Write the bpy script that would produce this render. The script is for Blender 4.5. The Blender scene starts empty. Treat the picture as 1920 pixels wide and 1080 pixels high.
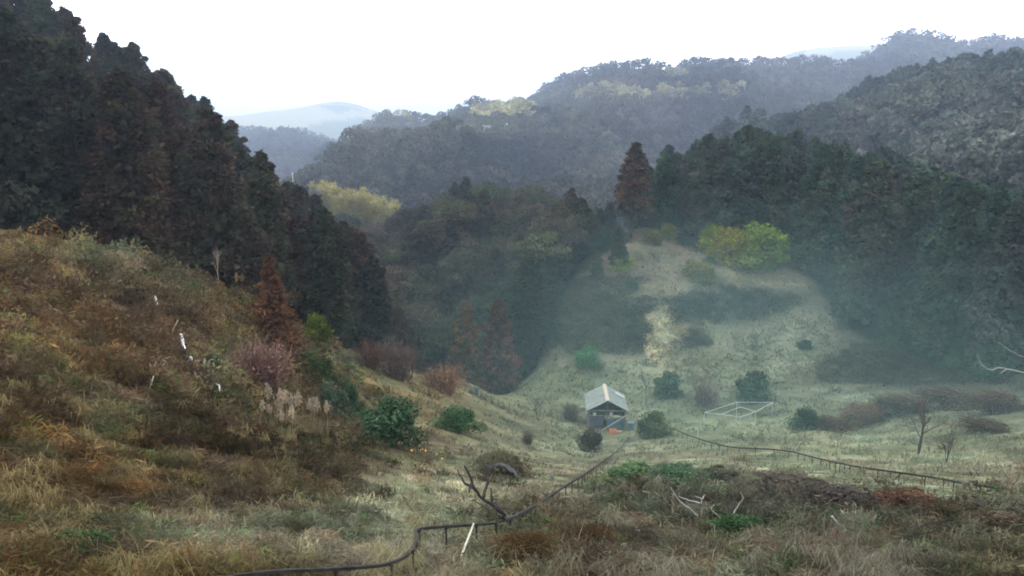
import bpy, bmesh, math, random
import numpy as np
from mathutils import Vector, Matrix

random.seed(7)
RNG = np.random.default_rng(11)
SC = bpy.context.scene
COL = SC.collection
rad = math.radians

# ------------------------------------------------------------------ camera
FX = 1598.0
PITCH = rad(13.0)
CP, SP = math.cos(PITCH), math.sin(PITCH)
cam = bpy.data.cameras.new('camera')
cam.sensor_width = 36.0
cam.lens = 36.0 * FX / 1920.0
cam.clip_start = 0.1
cam.clip_end = 30000
co = bpy.data.objects.new('camera', cam)
COL.objects.link(co)
co.location = (0, 0, 0)
co.rotation_euler = (rad(90) - PITCH, 0, 0)
SC.camera = co


def ray(px, py):
    px = np.asarray(px, float); py = np.asarray(py, float)
    u = px - 960.0; v = 540.0 - py
    return np.stack([u, FX * CP + v * SP, -FX * SP + v * CP], -1)


def project(P):
    P = np.asarray(P, float)
    f = P[..., 1] * CP - P[..., 2] * SP
    up = P[..., 1] * SP + P[..., 2] * CP
    f = np.where(f < 0.05, 0.05, f)
    return 960 + FX * P[..., 0] / f, 540 - FX * up / f, f


def at(px, py, Y):
    d = ray(px, py)
    return d * (Y / d[..., 1:2] if d.ndim > 1 else Y / d[1])


# ------------------------------------------------------------------ noise
def hash2(ix, iy, seed):
    h = (ix.astype(np.int64) * 374761393 + iy.astype(np.int64) * 668265263 + seed * 974634777) & 0xffffffff
    h = ((h ^ (h >> 13)) * 1274126177) & 0xffffffff
    return ((h ^ (h >> 16)) & 0xffff) / 65535.0


def vnoise(x, y, seed=0):
    ix = np.floor(x); iy = np.floor(y)
    fx = x - ix; fy = y - iy
    fx = fx * fx * (3 - 2 * fx); fy = fy * fy * (3 - 2 * fy)
    a = hash2(ix, iy, seed); b = hash2(ix + 1, iy, seed)
    c = hash2(ix, iy + 1, seed); d = hash2(ix + 1, iy + 1, seed)
    return (a * (1 - fx) + b * fx) * (1 - fy) + (c * (1 - fx) + d * fx) * fy


def fbm(x, y, seed=0, o=4):
    s = 0; a = 0.5
    for k in range(o):
        s = s + a * (vnoise(x, y, seed + k * 17) - 0.5) * 2
        x = x * 2.03 + 3.1; y = y * 2.03 + 1.7; a *= 0.5
    return s


def sstep(a, b, x):
    t = np.clip((x - a) / (b - a), 0, 1)
    return t * t * (3 - 2 * t)


# ------------------------------------------------------------------ terrain from surveyed points
GP = [  # (px, py, Y): ground seen in the photograph with its distance
    (-300, 1080, 8.5), (0, 1080, 9), (400, 1080, 10), (800, 1080, 11), (1200, 1080, 11), (1600, 1080, 11), (1920, 1080, 11), (2300, 1080, 11),
    (0, 900, 14), (300, 960, 14), (600, 960, 17.5), (900, 985, 19), (1200, 985, 19), (1500, 990, 18.5), (1920, 1000, 18),
    (0, 720, 22), (0, 560, 35), (0, 428, 52), (-300, 380, 50),
    (250, 700, 29), (250, 560, 43), (240, 472, 57),
    (450, 850, 23), (450, 700, 38), (470, 560, 65), (620, 640, 74), (760, 690, 83), (870, 714, 89),
    (600, 760, 50), (600, 860, 29), (750, 850, 36), (750, 760, 60), (850, 800, 58), (830, 900, 32),
    (1000, 880, 42), (1060, 960, 24), (1200, 900, 36), (1400, 900, 34), (1700, 960, 25), (1920, 920, 37),
    (1650, 890, 43), (1400, 848, 57), (1300, 825, 66), (1920, 1000, 20),
    (1140, 805, 78), (980, 840, 60), (920, 740, 88), (1000, 715, 93),
    (1100, 700, 93), (1030, 600, 106), (1200, 600, 104), (1250, 440, 126), (1180, 440, 126), (1350, 500, 116),
    (1450, 500, 118), (1080, 520, 114), (1400, 700, 92), (1300, 760, 82), (1500, 700, 90), (1550, 560, 110),
    (1500, 480, 124), (1600, 610, 105), (1700, 645, 98), (1900, 700, 82), (1700, 760, 74), (1900, 800, 60),
    (2200, 760, 58), (1800, 850, 53),
]
ZP = [  # (px, z, Y): ground hidden by trees
    (0, -17, 72), (0, -4, 110), (0, 0, 160), (300, -20, 76), (300, -16, 112), (300, -10, 170), (430, -24, 85), (430, -23, 125),
    (430, -28, 190), (560, -31, 92), (560, -32, 135), (560, -42, 200), (700, -37, 105), (700, -41, 130), (700, -48, 190),
    (-400, 0, 70), (-400, 25, 120), (-500, 32, 180), (-200, 8, 250), (200, -16, 250), (400, -35, 260),
    (800, -40, 108), (950, -39, 106), (850, -37, 150), (1000, -36, 150), (850, -32, 190), (1000, -32, 190), (1080, -31, 160),
    (850, -52, 250), (1000, -52, 255),
    (1300, -24, 142), (1500, -23, 150), (1700, -26, 125), (1900, -26, 105), (1900, -24, 140), (1600, -24, 180), (1300, -34, 200),
    (2200, -20, 80), (2300, -10, 140),
    (1400, -44, 260), (1400, -14, 350), (1600, -36, 230), (1600, -10, 310), (1750, -26, 210), (1750, 3, 300), (1920, -18, 190),
    (1920, 6, 300), (2300, 20, 300), (1400, -40, 480), (1600, -40, 480), (1920, -30, 480),
    (1000, -44, 330), (1000, -34, 480), (1000, -22, 620), (1000, -2, 850), (1200, -42, 350), (1200, -18, 600), (1200, 14, 900),
    (800, -45, 420), (800, -22, 800), (700, -52, 500), (700, -31, 850), (900, -4, 820), (1380, -14, 640), (1400, 18, 1000), (1500, 34, 1050),
    (1600, 52, 1100), (1740, 48, 1150), (2000, 34, 1100), (1000, -70, 1500), (1300, -50, 1600), (1550, -20, 1600),
    (650, -38, 240), (590, -36, 245), (660, -44, 420), (570, -60, 420), (500, -70, 420), (745, -56, 400), (640, -76, 560), (560, -84, 640), (600, -80, 600), (560, -70, 310),
    (470, -70, 1200), (560, -70, 1200), (620, -78, 1200), (655, -98, 1150), (520, -88, 880), (300, -40, 1300), (0, 30, 900),
    (1000, -100, 2600),
    (440, -64, 2500), (500, -56, 2450), (560, -46, 2500), (640, -32, 2500), (665, -38, 2500), (700, -58, 2500), (745, -88, 2500), (900, -95, 2500), (600, -125, 1800), (600, -120, 3200),
    (1500, 95, 2300), (1560, 106, 2300), (1620, 112, 2300), (1720, 108, 2300), (1790, 118, 2300), (1850, 120, 2300), (2100, 130, 2300), (2400, 130, 2300), (1400, 40, 2300), (1300, -20, 2300), (1150, -80, 2300),
    (1870, 66, 1650), (1930, 78, 1650), (2060, 78, 1650), (1800, 30, 1650), (1700, -20, 1650), (1500, 0, 3400), (1900, 20, 3400), (1300, -60, 3400),
    (400, -180, 9000), (900, -180, 9000), (1400, -120, 9000), (1900, -100, 9000), (-200, -100, 5000),
]


def survey():
    pts = []
    for px, py, Y in GP:
        p = at(float(px), float(py), float(Y)); pts.append(p)
    for px, z, Y in ZP:
        x = 0.0
        f = Y * CP - z * SP
        x = (px - 960) * f / FX
        pts.append(np.array([x, Y, z]))
    for x, y, z in [(0.5, 2, -6), (0, 5, -6.3), (-10, 3, -4.5), (12, 3, -6.4), (-30, 12, -3), (35, 12, -7), (-60, 30, 4), (70, 30, -14),
                    (-120, 60, 30), (140, 60, -10), (-300, 150, 60), (350, 150, 20), (-900, 300, 60), (900, 300, 40), (-3000, 900, 0), (3000, 900, 40)]:
        pts.append(np.array([x, y, z], float))
    return np.array(pts)


PTS = survey()
R0 = 8.0


def par(x, y):
    r = np.hypot(x, y)
    a = np.arctan2(x, y)
    return a, r


def kern(d2):
    return 0.5 * d2 * np.log(d2 + 1e-12)


_a, _r = par(PTS[:, 0], PTS[:, 1])
_U = np.stack([np.clip(_a, -1.35, 1.35) * 2.2, np.log(_r + 2.0)], -1)
_v = PTS[:, 2] / (_r + R0)
_n = len(_U)
_K = kern(((_U[:, None] - _U[None]) ** 2).sum(-1)) + np.eye(_n) * 2e-4
_Pm = np.concatenate([np.ones((_n, 1)), _U], 1)
_M = np.block([[_K, _Pm], [_Pm.T, np.zeros((3, 3))]])
_w = np.linalg.solve(_M, np.concatenate([_v, np.zeros(3)]))


def tps(a, r):
    u = np.stack([np.clip(a, -1.35, 1.35) * 2.2, np.log(r + 2.0)], -1)
    out = np.empty(len(u))
    for i in range(0, len(u), 20000):
        q = u[i:i + 20000]
        d2 = ((q[:, None] - _U[None]) ** 2).sum(-1)
        out[i:i + 20000] = kern(d2) @ _w[:_n] + _w[_n] + q @ _w[_n + 1:]
    return out * (r + R0)


AZ = np.concatenate([np.linspace(-math.pi, -0.8, 50)[:-1], np.linspace(-0.8, 0.8, 460), np.linspace(0.8, math.pi, 50)[1:]])
LR = np.linspace(math.log(2.0), math.log(11000.0), 470)


def terrain_grid():
    A, L = np.meshgrid(AZ, LR, indexing='ij')
    a = A.ravel(); r = np.exp(L.ravel())
    z = tps(a, r)
    back = -6 + 0.22 * np.minimum(r, 300) + 0.03 * np.minimum(np.maximum(r - 300, 0), 1500)
    w = sstep(1.15, 2.3, np.abs(a))
    z = z * (1 - w) + back * w
    x = r * np.sin(a); y = r * np.cos(a)
    # bumps: small close by, spurs and gullies on the far hills
    z += 0.16 * fbm(x / 2.3, y / 2.3, 3, 4) * sstep(3, 9, r)
    z += 0.5 * fbm(x / 9.0, y / 9.0, 5, 3) * sstep(12, 40, r)
    far = sstep(230, 420, r)
    z += far * (13.0 + 0.006 * np.minimum(r, 2000)) * (1 - .6 * sstep(1300, 2000, r)) * fbm(x / (55 + 0.07 * r), y / (110 + 0.1 * r), 9, 4)
    rg = 1 - np.abs(fbm(x / (70 + .07 * r) + .3 * y / (120 + .1 * r), y / (150 + .12 * r), 31, 3)) * 2.2
    z += far * (1 - sstep(1100, 1700, r)) * (11 + .021 * np.minimum(r, 1200)) * (rg - .55)
    z += sstep(1500, 3000, r) * 9 * fbm(x / 420, y / 900, 12, 4)
    return x, y, z.reshape(A.shape)


GX, GY, GZ = terrain_grid()


def height(x, y):
    x = np.asarray(x, float); y = np.asarray(y, float)
    a = np.arctan2(x, y); l = np.log(np.maximum(np.hypot(x, y), 2.001))
    i = np.clip(np.searchsorted(AZ, a) - 1, 0, len(AZ) - 2)
    j = np.clip(((l - LR[0]) / (LR[1] - LR[0])).astype(int), 0, len(LR) - 2)
    fa = (a - AZ[i]) / (AZ[i + 1] - AZ[i]); fl = np.clip((l - LR[j]) / (LR[1] - LR[0]), 0, 1)
    return (GZ[i, j] * (1 - fa) * (1 - fl) + GZ[i + 1, j] * fa * (1 - fl) + GZ[i, j + 1] * (1 - fa) * fl + GZ[i + 1, j + 1] * fa * fl)


YS = np.exp(np.linspace(math.log(5.0), math.log(9000.0), 420))


def hits(px, py, h=0.0):
    """first place where the sight line meets the ground raised by h"""
    px = np.atleast_1d(np.asarray(px, float)); py = np.atleast_1d(np.asarray(py, float))
    d = ray(px, py); d = d / d[:, 1:2]
    res = np.full(len(px), np.nan); prev = np.full(len(px), 4.5); done = np.zeros(len(px), bool)
    for Y in YS:
        P = d * Y
        below = (P[:, 2] < height(P[:, 0], P[:, 1]) + h) & ~done
        if below.any():
            lo = prev[below].copy(); hi = np.full(below.sum(), Y); db = d[below]
            for _ in range(12):
                m = 0.5 * (lo + hi); Q = db * m[:, None]
                b = Q[:, 2] < height(Q[:, 0], Q[:, 1]) + h
                hi = np.where(b, m, hi); lo = np.where(b, lo, m)
            res[below] = hi; done |= below
        prev = np.full(len(px), Y)
    return d * res[:, None]


def hit(px, py, h=0.0):
    return hits([px], [py], h)[0]


def stand(px, Y):
    """point on the ground at distance Y that shows at column px"""
    x = (px - 960) * Y / FX
    for _ in range(6):
        z = float(height(x, Y)); x = (px - 960) * (Y * CP - z * SP) / FX
    return np.array([x, Y, float(height(x, Y))])


# ------------------------------------------------------------------ object helpers
def mesh_np(name, V, F, mat, C=None, smooth=False):
    """V (n,3); F (m,3) or (m,4) or list of such arrays; C (n,3) vertex colours"""
    V = np.asarray(V, np.float32)
    Fs = F if isinstance(F, list) else [F]
    Fs = [np.asarray(f, np.int32) for f in Fs if len(f)]
    me = bpy.data.meshes.new(name)
    me.vertices.add(len(V)); me.vertices.foreach_set('co', V.ravel())
    loops = np.concatenate([f.ravel() for f in Fs])
    tot = np.concatenate([np.full(len(f), f.shape[1], np.int32) for f in Fs])
    start = np.concatenate([[0], np.cumsum(tot)[:-1]]).astype(np.int32)
    me.loops.add(len(loops)); me.loops.foreach_set('vertex_index', loops)
    me.polygons.add(len(tot)); me.polygons.foreach_set('loop_start', start); me.polygons.foreach_set('loop_total', tot)
    if C is not None:
        at_ = me.color_attributes.new('Col', 'FLOAT_COLOR', 'POINT')
        c4 = np.ones((len(V), 4), np.float32); c4[:, :3] = C
        at_.data.foreach_set('color', c4.ravel())
    me.update(calc_edges=True)
    me.polygons.foreach_set('use_smooth', np.full(len(tot), smooth, bool))
    if mat: me.materials.append(mat)
    return me


def put(name, me, parent=None, loc=None):
    o = bpy.data.objects.new(name, me); COL.objects.link(o)
    if parent is not None: o.parent = parent
    if loc is not None: o.location = tuple(float(v) for v in loc)
    return o


def tag(o, label=None, cat=None, group=None, kind=None):
    if label: o['label'] = label
    if cat: o['category'] = cat
    if group: o['group'] = group
    if kind or label: o['kind'] = kind or 'thing'
    return o


def thing(name, label, cat, loc=(0, 0, 0), rz=0.0, group=None):
    o = bpy.data.objects.new(name, None); COL.objects.link(o)
    o.location = tuple(float(v) for v in loc); o.rotation_euler = (0, 0, rz); o.empty_display_size = 0.2
    return tag(o, label, cat, group)


class MB:
    def __init__(s): s.V = []; s.Q = []; s.T = []; s.C = []; s.n = 0

    def add(s, V, Q=None, T=None, col=(1, 1, 1)):
        V = np.asarray(V, float)
        if Q is not None and len(Q): s.Q.append(np.asarray(Q, int) + s.n)
        if T is not None and len(T): s.T.append(np.asarray(T, int) + s.n)
        col = np.asarray(col, float)
        s.C.append(np.broadcast_to(col, (len(V), 3)) if col.ndim < 2 else col)
        s.V.append(V); s.n += len(V); return s

    def tube(s, pts, r, sides=6, col=(1, 1, 1), cap=True, square=False):
        pts = np.asarray(pts, float); k = len(pts)
        r = np.broadcast_to(np.asarray(r, float), (k,))
        t = np.gradient(pts, axis=0); t /= np.linalg.norm(t, axis=1, keepdims=True) + 1e-9
        up = np.array([0, 0, 1.0]) if abs(t[:, 2]).mean() < 0.9 else np.array([1.0, 0, 0])
        a = np.cross(t, up); a /= np.linalg.norm(a, axis=1, keepdims=True) + 1e-9
        b = np.cross(a, t)
        ang = np.arange(sides) / sides * 2 * math.pi + (math.pi / 4 if sides == 4 else 0)
        V = pts[:, None] + r[:, None, None] * (np.cos(ang)[None, :, None] * a[:, None] + np.sin(ang)[None, :, None] * b[:, None])
        V = V.reshape(-1, 3)
        i = np.arange(k - 1)[:, None] * sides; j = np.arange(sides)[None]; j2 = (j + 1) % sides
        Q = np.stack([i + j, i + j2, i + sides + j2, i + sides + j], -1).reshape(-1, 4)
        T = None
        if cap:
            V = np.concatenate([V, pts[:1], pts[-1:]])
            c0 = k * sides; jj = np.arange(sides); jn = (jj + 1) % sides
            T = np.concatenate([np.stack([jn, jj, np.full(sides, c0)], -1), np.stack([(k - 1) * sides + jj, (k - 1) * sides + jn, np.full(sides, c0 + 1)], -1)])
        return s.add(V, Q, T, col)

    def box(s, c, d, rot=None, col=(1, 1, 1)):
        c = np.asarray(c, float); d = np.asarray(d, float) / 2
        V = np.array([[x, y, z] for x in (-1, 1) for y in (-1, 1) for z in (-1, 1)], float) * d
        if rot is not None: V = V @ np.array(rot).T
        V = V + c
        return s.add(V, [[0, 1, 3, 2], [4, 6, 7, 5], [0, 4, 5, 1], [2, 3, 7, 6], [0, 2, 6, 4], [1, 5, 7, 3]], None, col)

    def slab(s, pts, th, col=(1, 1, 1)):
        """thin plate: quad corners thickened along the normal"""
        p = np.asarray(pts, float); n = np.cross(p[1] - p[0], p[2] - p[0]); n /= np.linalg.norm(n)
        V = np.concatenate([p, p + n * th])
        return s.add(V, [[3, 2, 1, 0], [4, 5, 6, 7], [0, 1, 5, 4], [1, 2, 6, 5], [2, 3, 7, 6], [3, 0, 4, 7]], None, col)

    def mesh(s, name, mat, smooth=False):
        F = []
        if s.Q: F.append(np.concatenate(s.Q))
        if s.T: F.append(np.concatenate(s.T))
        return mesh_np(name, np.concatenate(s.V), F, mat, np.concatenate(s.C), smooth)


def unit(v): return v / (np.linalg.norm(v, axis=-1, keepdims=True) + 1e-9)


def leaves(mb, c, d, n, L, W, col, cup=0.12):
    """leaf-shaped sprays: a folded diamond at c along d, facing n"""
    d = unit(d); s = unit(np.cross(n, d)); nn = np.cross(d, s)
    L = np.asarray(L)[:, None]; W = np.asarray(W)[:, None]
    V = np.stack([c - d * L * .5, c + s * W * .5 - nn * cup * L * .5 + d * L * .05, c + d * L * .5 - nn * cup * L, c - s * W * .5 - nn * cup * L * .5 + d * L * .05], 1).reshape(-1, 3)
    m = len(c); Q = np.arange(m * 4).reshape(m, 4)
    mb.add(V, Q, None, np.repeat(col, 4, axis=0))


def blades(mb, base, tip_dir, H, W, bend, col):
    """arching grass blades: 5 vertices, 3 triangles each"""
    n = len(base); H = np.asarray(H)[:, None]; W = np.asarray(W)[:, None]
    side = unit(np.cross(tip_dir, np.array([0.13, 0.27, 1.0])[None])) * W * .5
    out = tip_dir.copy(); out[:, 2] = 0
    mid = base + np.array([0, 0, 1.0]) * H * .6 + out * H * .35
    tip = base + np.array([0, 0, 1.0]) * H * (1 - np.asarray(bend)[:, None]) + out * H * (0.7 + np.asarray(bend)[:, None])
    V = np.stack([base - side, base + side, mid + side * .8, mid - side * .8, tip], 1).reshape(-1, 3)
    k = np.arange(n)[:, None] * 5
    T = np.concatenate([k + np.array([[0, 1, 2]]), k + np.array([[0, 2, 3]]), k + np.array([[3, 2, 4]])])
    mb.add(V, None, T, np.repeat(col, 5, axis=0))


# ------------------------------------------------------------------ materials
def new_mat(name):
    m = bpy.data.materials.new(name); m.use_nodes = True
    nt = m.node_tree; nt.nodes.clear()
    out = nt.nodes.new('ShaderNodeOutputMaterial')
    return m, nt, out


def N(nt, t, **kw):
    n = nt.nodes.new(t)
    for k, v in kw.items(): setattr(n, k, v)
    return n


def mixc(nt, a, b, fac, mode='MIX'):
    n = N(nt, 'ShaderNodeMix', data_type='RGBA', blend_type=mode)
    for sock, v in ((n.inputs[6], a), (n.inputs[7], b), (n.inputs[0], fac)):
        if hasattr(v, 'links'): nt.links.new(v, sock)
        elif isinstance(v, (int, float)): sock.default_value = v
        else: sock.default_value = (*v, 1)
    return n.outputs[2]


def noise(nt, scale, detail=4, rough=.55, vec=None):
    n = N(nt, 'ShaderNodeTexNoise'); n.inputs['Scale'].default_value = scale; n.inputs['Detail'].default_value = detail
    n.inputs['Roughness'].default_value = rough
    if vec is not None: nt.links.new(vec, n.inputs['Vector'])
    return n.outputs['Fac']


def ramp(nt, fac, a, b, ca=(0, 0, 0), cb=(1, 1, 1)):
    n = N(nt, 'ShaderNodeValToRGB'); e = n.color_ramp.elements
    e[0].position = a; e[0].color = (*ca, 1); e[1].position = b; e[1].color = (*cb, 1)
    nt.links.new(fac, n.inputs[0]); return n.outputs[0]


def foliage_mat(name, transl=0.25, world_scale=0.15, amount=0.5):
    m, nt, out = new_mat(name)
    at_ = N(nt, 'ShaderNodeAttribute', attribute_name='Col')
    oi = N(nt, 'ShaderNodeObjectInfo')
    c = mixc(nt, at_.outputs['Color'], oi.outputs['Color'], 1.0, 'MULTIPLY')
    geo = N(nt, 'ShaderNodeNewGeometry')
    v = ramp(nt, noise(nt, world_scale, 4, .6, geo.outputs['Position']), .3, .72, (1 - amount,) * 3, (1 + amount * .8,) * 3)
    c = mixc(nt, c, v, 1.0, 'MULTIPLY')
    rv = ramp(nt, oi.outputs['Random'], 0, 1, (.75, .78, .8), (1.25, 1.2, 1.1))
    c = mixc(nt, c, rv, 1.0, 'MULTIPLY')
    d = N(nt, 'ShaderNodeBsdfDiffuse'); t = N(nt, 'ShaderNodeBsdfTranslucent')
    nt.links.new(c, d.inputs[0]); nt.links.new(c, t.inputs[0])
    mx = N(nt, 'ShaderNodeMixShader'); mx.inputs[0].default_value = transl
    nt.links.new(d.outputs[0], mx.inputs[1]); nt.links.new(t.outputs[0], mx.inputs[2]); nt.links.new(mx.outputs[0], out.inputs[0])
    return m


def solid(name, col, rough=.7, metal=0.0, var=.25, scale=3.0, bump=0.0):
    m, nt, out = new_mat(name)
    tc = N(nt, 'ShaderNodeTexCoord')
    f = noise(nt, scale, 5, .6, tc.outputs['Object'])
    c = ramp(nt, f, .3, .7, tuple(v * (1 - var) for v in col), tuple(min(1, v * (1 + var)) for v in col))
    p = N(nt, 'ShaderNodeBsdfPrincipled'); p.inputs['Roughness'].default_value = rough; p.inputs['Metallic'].default_value = metal
    if rough > .8: p.inputs['Specular IOR Level'].default_value = .12
    nt.links.new(c, p.inputs['Base Color']); nt.links.new(p.outputs[0], out.inputs[0])
    if bump:
        b = N(nt, 'ShaderNodeBump'); b.inputs['Strength'].default_value = bump; nt.links.new(f, b.inputs['Height']); nt.links.new(b.outputs[0], p.inputs['Normal'])
    return m


M_LEAF = foliage_mat('foliage', .22)
M_WOOD = foliage_mat('far_foliage', .1, .012, .4)
M_GRASS = foliage_mat('dry_grass', .42, .5, .4)
M_TWIG = foliage_mat('twigs', .0, .4, .3)
M_BARK = solid('bark', (.045, .037, .031), .9, 0, .4, 6, .3)
M_ROOF = solid('roof_sheet', (.1, .125, .11), .7, 0, .35, 1.6)
M_CREAM = solid('cream_ridge', (.3, .25, .18), .6, 0, .1, 3)
M_STEEL = solid('weathered_rail', (.022, .021, .02), .92, 0, .5, 5)
M_TIMBER = solid('old_timber', (.12, .115, .11), .85, 0, .35, 5, .2)
M_PALE = solid('pale_pipe', (.27, .31, .29), .5, 0, .12, 4)
M_WHITE = solid('white_paint', (.55, .56, .56), .6, 0, .1, 4)
M_BLUE = solid('blue_sheet', (.05, .095, .115), .6, 0, .3, 2)
M_NAVY = solid('navy_sheet', (.04, .04, .065), .6, 0, .3, 2)
M_ORANGE = solid('orange_plastic', (.42, .16, .06), .5, 0, .15, 6)
M_YELLOW = solid('yellow_fruit', (.8, .4, .04), .5, 0, .15, 6)
M_BLACK = solid('black_sheet', (.02, .02, .026), .6, 0, .3, 3)
M_DEADW = solid('bleached_wood', (.26, .26, .24), .85, 0, .2, 6)
M_BAMBOOP = solid('bamboo_pole', (.3, .3, .24), .6, 0, .2, 5)
M_DARKWOOD = solid('wet_bark', (.022, .02, .02), .9, 0, .4, 6, .3)


def ground_mat():
    m, nt, out = new_mat('hillside_soil')
    at_ = N(nt, 'ShaderNodeAttribute', attribute_name='Col')
    geo = N(nt, 'ShaderNodeNewGeometry'); P = geo.outputs['Position']
    c = at_.outputs['Color']
    c = mixc(nt, c, ramp(nt, noise(nt, .18, 5, .6, P), .3, .7, (.72, .7, .66), (1.25, 1.25, 1.2)), 1, 'MULTIPLY')
    c = mixc(nt, c, ramp(nt, noise(nt, 1.3, 6, .7, P), .3, .7, (.55, .52, .5), (1.35, 1.35, 1.3)), 1, 'MULTIPLY')
    c = mixc(nt, c, ramp(nt, noise(nt, 9, 4, .7, P), .3, .7, (.6, .6, .6), (1.35, 1.35, 1.35)), 1, 'MULTIPLY')
    d = N(nt, 'ShaderNodeBsdfDiffuse'); nt.links.new(c, d.inputs[0])
    b = N(nt, 'ShaderNodeBump'); b.inputs['Strength'].default_value = .6; b.inputs['Distance'].default_value = .15
    nt.links.new(noise(nt, 3, 6, .7, P), b.inputs['Height']); nt.links.new(b.outputs[0], d.inputs['Normal'])
    nt.links.new(d.outputs[0], out.inputs[0])
    return m


# ------------------------------------------------------------------ what grows where
STRAW = np.array([.205, .215, .135]); OLIVE = np.array([.112, .082, .036]); RUST = np.array([.118, .06, .03]); PALE = np.array([.15, .168, .12])
BROWN = np.array([.05, .04, .028]); GREYB = np.array([.085, .082, .064]); FOREST = np.array([.022, .024, .018]); SAND = np.array([.47, .43, .27])
GREEN = np.array([.055, .075, .028]); DKGREEN = np.array([.024, .036, .024]); MOSS = np.array([.12, .15, .085])
BLOBS = [  # px, py, rx, ry, colour, weight
    (250, 760, 700, 420, OLIVE, 3.0), (80, 560, 130, 60, RUST, 2.2), (180, 640, 160, 60, RUST, 2.2), (60, 680, 120, 70, RUST, 1.6), (240, 690, 120, 45, RUST, 1.4),
    (100, 870, 150, 50, RUST, 2.2), (130, 930, 120, 40, RUST, 1.6), (250, 800, 90, 40, BROWN, 2), (75, 710, 50, 45, GREEN, 2.4), (150, 745, 50, 25, GREEN, 1.8), (220, 775, 60, 25, MOSS, 1.6),
    (40, 950, 70, 60, OLIVE * 1.7, 3), (300, 540, 160, 60, GREYB, 2.4), (190, 485, 90, 25, STRAW * .75, 2.5), (230, 490, 30, 14, STRAW * 1.2, 3), (420, 600, 130, 60, OLIVE * 1.5, 2.5), (60, 470, 70, 40, OLIVE * 1.3, 2),
    (110, 820, 70, 30, OLIVE * 1.8, 2.4), (400, 720, 140, 60, GREYB * .9, 2), (430, 850, 150, 60, BROWN, 2.4), (560, 830, 140, 60, BROWN * .8, 2.2), (480, 920, 200, 60, BROWN, 2.4), (350, 950, 160, 40, BROWN * .9, 2),
    (150, 1030, 110, 60, DKGREEN, 1.8), (20, 1060, 60, 60, RUST * .6, 3), (330, 1020, 160, 40, PALE * .85, 2.6), (600, 1010, 260, 50, PALE * 1.15, 7.0), (800, 1010, 140, 60, PALE * 1.3, 7), (800, 915, 110, 36, STRAW * 1.2, 7.0), (880, 965, 60, 25, STRAW * 1.15, 3),
    (660, 900, 110, 40, BROWN * 1.1, 2.4), (640, 960, 120, 25, GREYB, 2), (700, 720, 140, 40, OLIVE * 1.7, 2.8), (790, 760, 110, 40, OLIVE * 1.8, 2.4), (640, 680, 50, 25, STRAW * .8, 2),
    (1200, 780, 420, 170, PALE, 3.2), (1000, 830, 130, 50, STRAW, 2.4), (1250, 850, 120, 40, STRAW * 1.05, 2.6), (1650, 850, 260, 60, STRAW * .95, 3), (1560, 800, 120, 30, STRAW * 1.0, 2.6), (1050, 900, 90, 30, STRAW * .9, 2),
    (1400, 780, 120, 50, MOSS * 1.1, 2), (1080, 725, 120, 30, MOSS * 1.1, 8), (1290, 790, 70, 30, MOSS * 1.2, 6), (1850, 940, 140, 22, MOSS * 1.2, 2.6), (940, 890, 90, 50, GREYB * .9, 2.4), (1800, 780, 160, 40, PALE * .8, 2.2),
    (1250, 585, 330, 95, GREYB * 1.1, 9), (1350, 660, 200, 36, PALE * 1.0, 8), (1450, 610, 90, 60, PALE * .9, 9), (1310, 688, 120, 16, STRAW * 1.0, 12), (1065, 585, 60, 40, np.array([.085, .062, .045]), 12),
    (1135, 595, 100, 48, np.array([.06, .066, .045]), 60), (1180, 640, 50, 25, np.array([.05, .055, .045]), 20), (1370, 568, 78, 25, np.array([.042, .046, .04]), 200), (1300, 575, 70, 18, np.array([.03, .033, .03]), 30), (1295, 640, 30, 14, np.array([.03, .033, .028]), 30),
    (1238, 620, 17, 34, SAND, 200), (1225, 600, 14, 9, SAND, 160), (1265, 625, 18, 9, SAND, 160), (1232, 650, 12, 20, SAND * .85, 160), (1250, 548, 85, 10, SAND * .5, 18), (1400, 527, 80, 14, SAND * .5, 18), (1330, 545, 18, 5, SAND, 160),
    (1215, 480, 90, 40, np.array([.12, .1, .075]), 9), (1500, 530, 60, 40, GREYB * 1.2, 2), (1640, 685, 110, 28, GREYB * .55, 12), (1750, 700, 120, 25, GREYB * .5, 10), (1500, 740, 100, 30, PALE * .8, 2),
    (1450, 1035, 440, 60, np.array([.1, .09, .068]), 5.5), (1330, 940, 190, 30, np.array([.075, .085, .068]), 9), (1600, 965, 220, 34, np.array([.072, .077, .066]), 9), (1850, 1000, 90, 30, np.array([.036, .036, .03]), 8), (1000, 1035, 110, 50, np.array([.075, .05, .022]), 3.4), (1080, 1000, 120, 40, BROWN * 1.2, 2), (1250, 1060, 140, 30, GREYB * 1.2, 2), (1650, 970, 200, 40, GREYB * .6, 2.6),
    (1880, 1060, 90, 50, RUST * .9, 2), (1700, 1060, 120, 30, GREYB * 1.3, 2), (1350, 1000, 130, 40, DKGREEN * 1.3, 5), (1180, 890, 90, 22, DKGREEN * 1.5, 2),
]


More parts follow.
